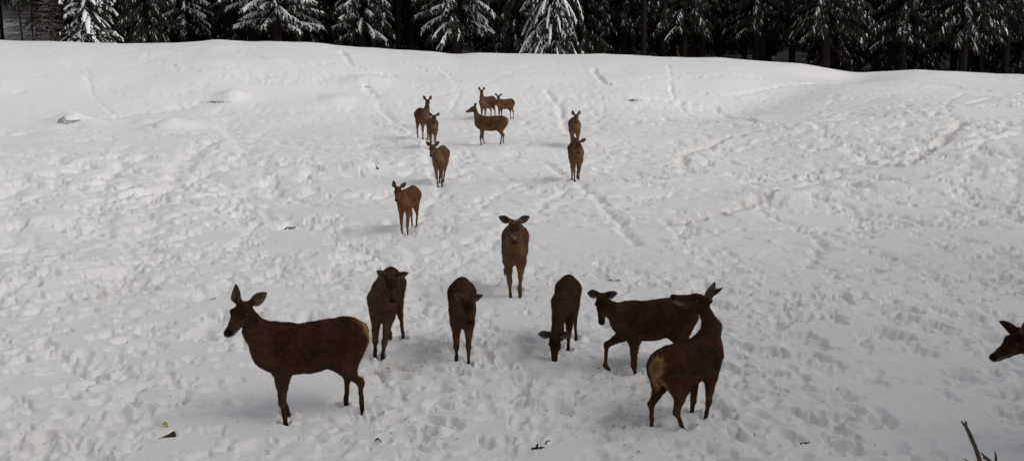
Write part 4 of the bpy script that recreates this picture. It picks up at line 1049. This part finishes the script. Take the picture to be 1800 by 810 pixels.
def leaf(u, v, L, rot, label, mat, name='fallen_leaf'):
    mb = MB(); rows = []
    for i in range(6):
        t = i / 5; w = 0.30 * L * math.sin(math.pi * (0.08 + 0.88 * t)); z = 0.012 + 0.02 * math.sin(t * 4)
        for dz in (0, 0.003): rows += [(t * L - L / 2, -w, z + 0.012 + dz), (t * L - L / 2, 0, z + dz), (t * L - L / 2, w, z + 0.014 + dz)]
    Q = []
    for i in range(5):
        a = i * 6; b = a + 6
        Q += [(a, b, b + 1, a + 1), (a + 1, b + 1, b + 2, a + 2), (a + 3, a + 4, b + 4, b + 3), (a + 4, a + 5, b + 5, b + 4), (a, a + 3, b + 3, b), (a + 2, b + 2, b + 5, a + 5)]
    Q += [(0, 1, 4, 3), (1, 2, 5, 4)]
    mb.add(rows, Q); o = link(name, mb.mesh(name, mat), None, g(u, v)); o.rotation_euler = (0.2, 0, rot); tag(o, label, 'leaf', 'twigs and scraps lying on the snow')
leaf(291, 750, 0.075, -0.5, 'small yellow leaf on the snow just above the bark chunk', M_LEAF)
leaf(665, 778, 0.07, 0.4, 'small green leaf on the snow at bottom, right of the big left hind', M_GREEN)
twig(508, 399, [([(-0.12, 0, 0.02), (-0.03, 0.02, 0.09), (0.06, 0.0, 0.07), (0.15, -0.03, 0.10)], 0.02), ([(-0.05, 0, -0.02), (0.0, 0.02, 0.05), (0.05, 0.05, 0.08)], 0.018), ([(-0.10, -.02, 0.0), (-0.06, 0, 0.06)], 0.014)], 0.02,
     'dark forked stick poking out of the snow left of the reddish calf')
twig(381, 517, [([(-0.09, 0, 0.03), (-0.03, 0, 0.045), (0.03, 0, 0.03), (0.08, 0, 0.01)], 0.012), ([(0.04, 0, 0.02), (0.09, 0.02, 0.03)], 0.014)], 0.01, 'thin dark twig on the snow just left of the big hind raised ear')
twig(1081, 495, [([(-0.10, 0, 0.02), (-0.07, 0, 0.035), (-0.03, 0, 0.02)], 0.010), ([(0.03, 0, 0.02), (0.07, 0, 0.03), (0.11, 0, 0.015)], 0.010), ([(-0.03, 0, 0.02), (0.03, 0.0, 0.012)], 0.004)], 0.01, 'thin twig half under the snow above the stepping hind')
twig(664, 298, [([(0.0, 0, -0.05), (-0.02, 0, 0.06), (-0.06, 0, 0.15)], 0.03), ([(0, 0, 0), (0.04, 0.02, 0.06)], 0.02)], 0.03, 'short dark stub beside two small snow mounds left of the deer line')
twig(996, 240, [([(-0.16, 0, 0.05), (-0.05, 0, 0.04), (0.06, 0, 0.0)], 0.012)], 0.01, 'short twig on the snow left of the deer pair in file')
twig(945, 788, [([(-0.02, 0, -0.02), (-0.005, 0.0, 0.03), (0.0, 0, 0.055)], 0.018), ([(0.03, 0, -0.02), (0.035, 0.0, 0.03)], 0.013), ([(-0.06, 0, 0.0), (0.07, 0.01, 0.012)], 0.012)], 0.02, 'brown scrap of broken stalk in the snow at bottom middle')
twig(958, 780, [([(0.0, 0, -0.01), (0.02, 0, 0.03), (0.05, 0, 0.035)], 0.010)], 0.01, 'tiny dark stalk right above the broken stalk at bottom middle')
twig(1416, 771, [([(-0.05, 0, 0.02), (0.0, 0, 0.03), (0.05, 0.01, 0.02)], 0.010), ([(0.0, 0, 0.02), (0.04, -0.02, 0.05)], 0.007)], 0.01, 'thin brown twig on the snow at bottom right')
twig(625, 605, [([(0.0, 0, -0.02), (0.0, 0, 0.05)], 0.012), ([(0.03, 0.03, -0.02), (0.02, 0.02, 0.04)], 0.01)], 0.01, 'dark stubble tuft in the snow behind the big hind rump')

def snow_rock(u, v, size, label, seed):
    r = np.random.RandomState(seed); p = g(u, v) - np.array([0, 0, 0.08]); root = thing('snow_capped_rock', label, 'rock', p)
    V, Q, T = uv_sphere(np.zeros(3), 1.0, 14, 9)
    k = 1 + 0.25 * noise(V[:, 0] * 1.6 + V[:, 2], V[:, 1] * 1.6 - V[:, 2], seed)[:, None]
    Vr = V * k * np.array(size); link('stone', mesh_data('stone', Vr, [Q, T], M_ROCK), root)
    cap = V.copy(); cap = cap * k * np.array(size) * np.array([1.25, 1.15, 0.95]) + np.array([0.16, 0.10, 0.06]) ; cap[:, 2] = np.where(V[:, 2] < 0.1, cap[:, 2] * 0.3 + size[2] * 0.45, cap[:, 2] + 0.02)
    link('snow_cap', mesh_data('snow_cap', cap, [Q, T], M_BOUGH), root)
snow_rock(117, 213, (0.36, 0.30, 0.30), 'grey rock half buried under a snow cap at far left', 3)

def tuft(u, v, n, spread, hgt, label, seed):
    r = random.Random(seed); p = g(u, v); mb = MB()
    for k in range(n):
        a, b = r.gauss(0, spread), r.gauss(0, spread * 0.9); l = hgt * r.uniform(0.2, 1.1) * (1 - 0.5 * min(1, abs(a) / (2 * spread))); dx, dy = r.gauss(0, 0.8), r.gauss(0, 0.5)
        w = 0.013
        mb.add([(a - w, b, -0.03), (a + w, b, -0.03), (a + dx * l, b + dy * l, l)], T=[(0, 1, 2)])
    o = link('dry_grass_tuft', mb.mesh('dry_grass_tuft', M_TWIG, False), None, p); tag(o, label, 'grass tuft', 'dry grass tufts showing through the snow', 'stuff')
tuft(385, 179, 110, 0.30, 0.09, 'dark dry grass showing beside a small mound at upper left', 1)
tuft(1113, 176, 70, 0.16, 0.10, 'dark grass tuft on the snow below the right part of the ridge', 2)
tuft(1568, 200, 90, 0.28, 0.09, 'dark grass tuft far right below the mound', 3)
tuft(640, 152, 40, 0.2, 0.06, 'dark grass specks on the small hump above the left deer line', 4)

# straw, droppings and plant scraps trodden into the snow
def scraps():
    r = random.Random(5); mb = MB()
    spots = [(692, 650, 0.16, 45), (1085, 640, 0.28, 50), (1090, 725, 0.28, 60), (1100, 755, 0.25, 40), (700, 640, 0.2, 15), (735, 745, 0.3, 25), (215, 500, 0.3, 20), (740, 768, 0.3, 20), (1000, 620, 0.2, 20),
             (60, 770, 0.2, 12), (640, 598, 0.1, 10), (1070, 655, 0.25, 40), (930, 700, 0.5, 12), (1330, 765, 0.4, 12), (200, 760, 0.5, 14), (1150, 700, 0.3, 25), (270, 690, 0.3, 8), (500, 790, 0.4, 10)]
    for (u, v, s, n) in spots:
        c = ground_px(u, v)
        for k in range(int(n * 0.55)):
            x, y = c[0] + r.gauss(0, s), c[1] + r.gauss(0, s); z = float(height(x, y)); a = r.uniform(0, 6.28); L = r.uniform(0.006, 0.024); w = r.uniform(0.003, 0.007)
            d = np.array([math.cos(a), math.sin(a), r.uniform(-0.2, 0.5)]); sdv = np.array([-math.sin(a), math.cos(a), 0]) * w; p = np.array([x, y, z + 0.004])
            mb.add([p - d * L - sdv, p - d * L + sdv, p + d * L + sdv * 0.6, p + d * L - sdv * 0.6, p + np.array([0, 0, w * 1.4])], T=[(0, 1, 4), (1, 2, 4), (2, 3, 4), (3, 0, 4)])
    o = link('straw_scraps', mb.mesh('straw_scraps', M_STRAW, False)); tag(o, 'brown straw and plant scraps trodden into the snow', 'straw', None, 'stuff')
scraps()
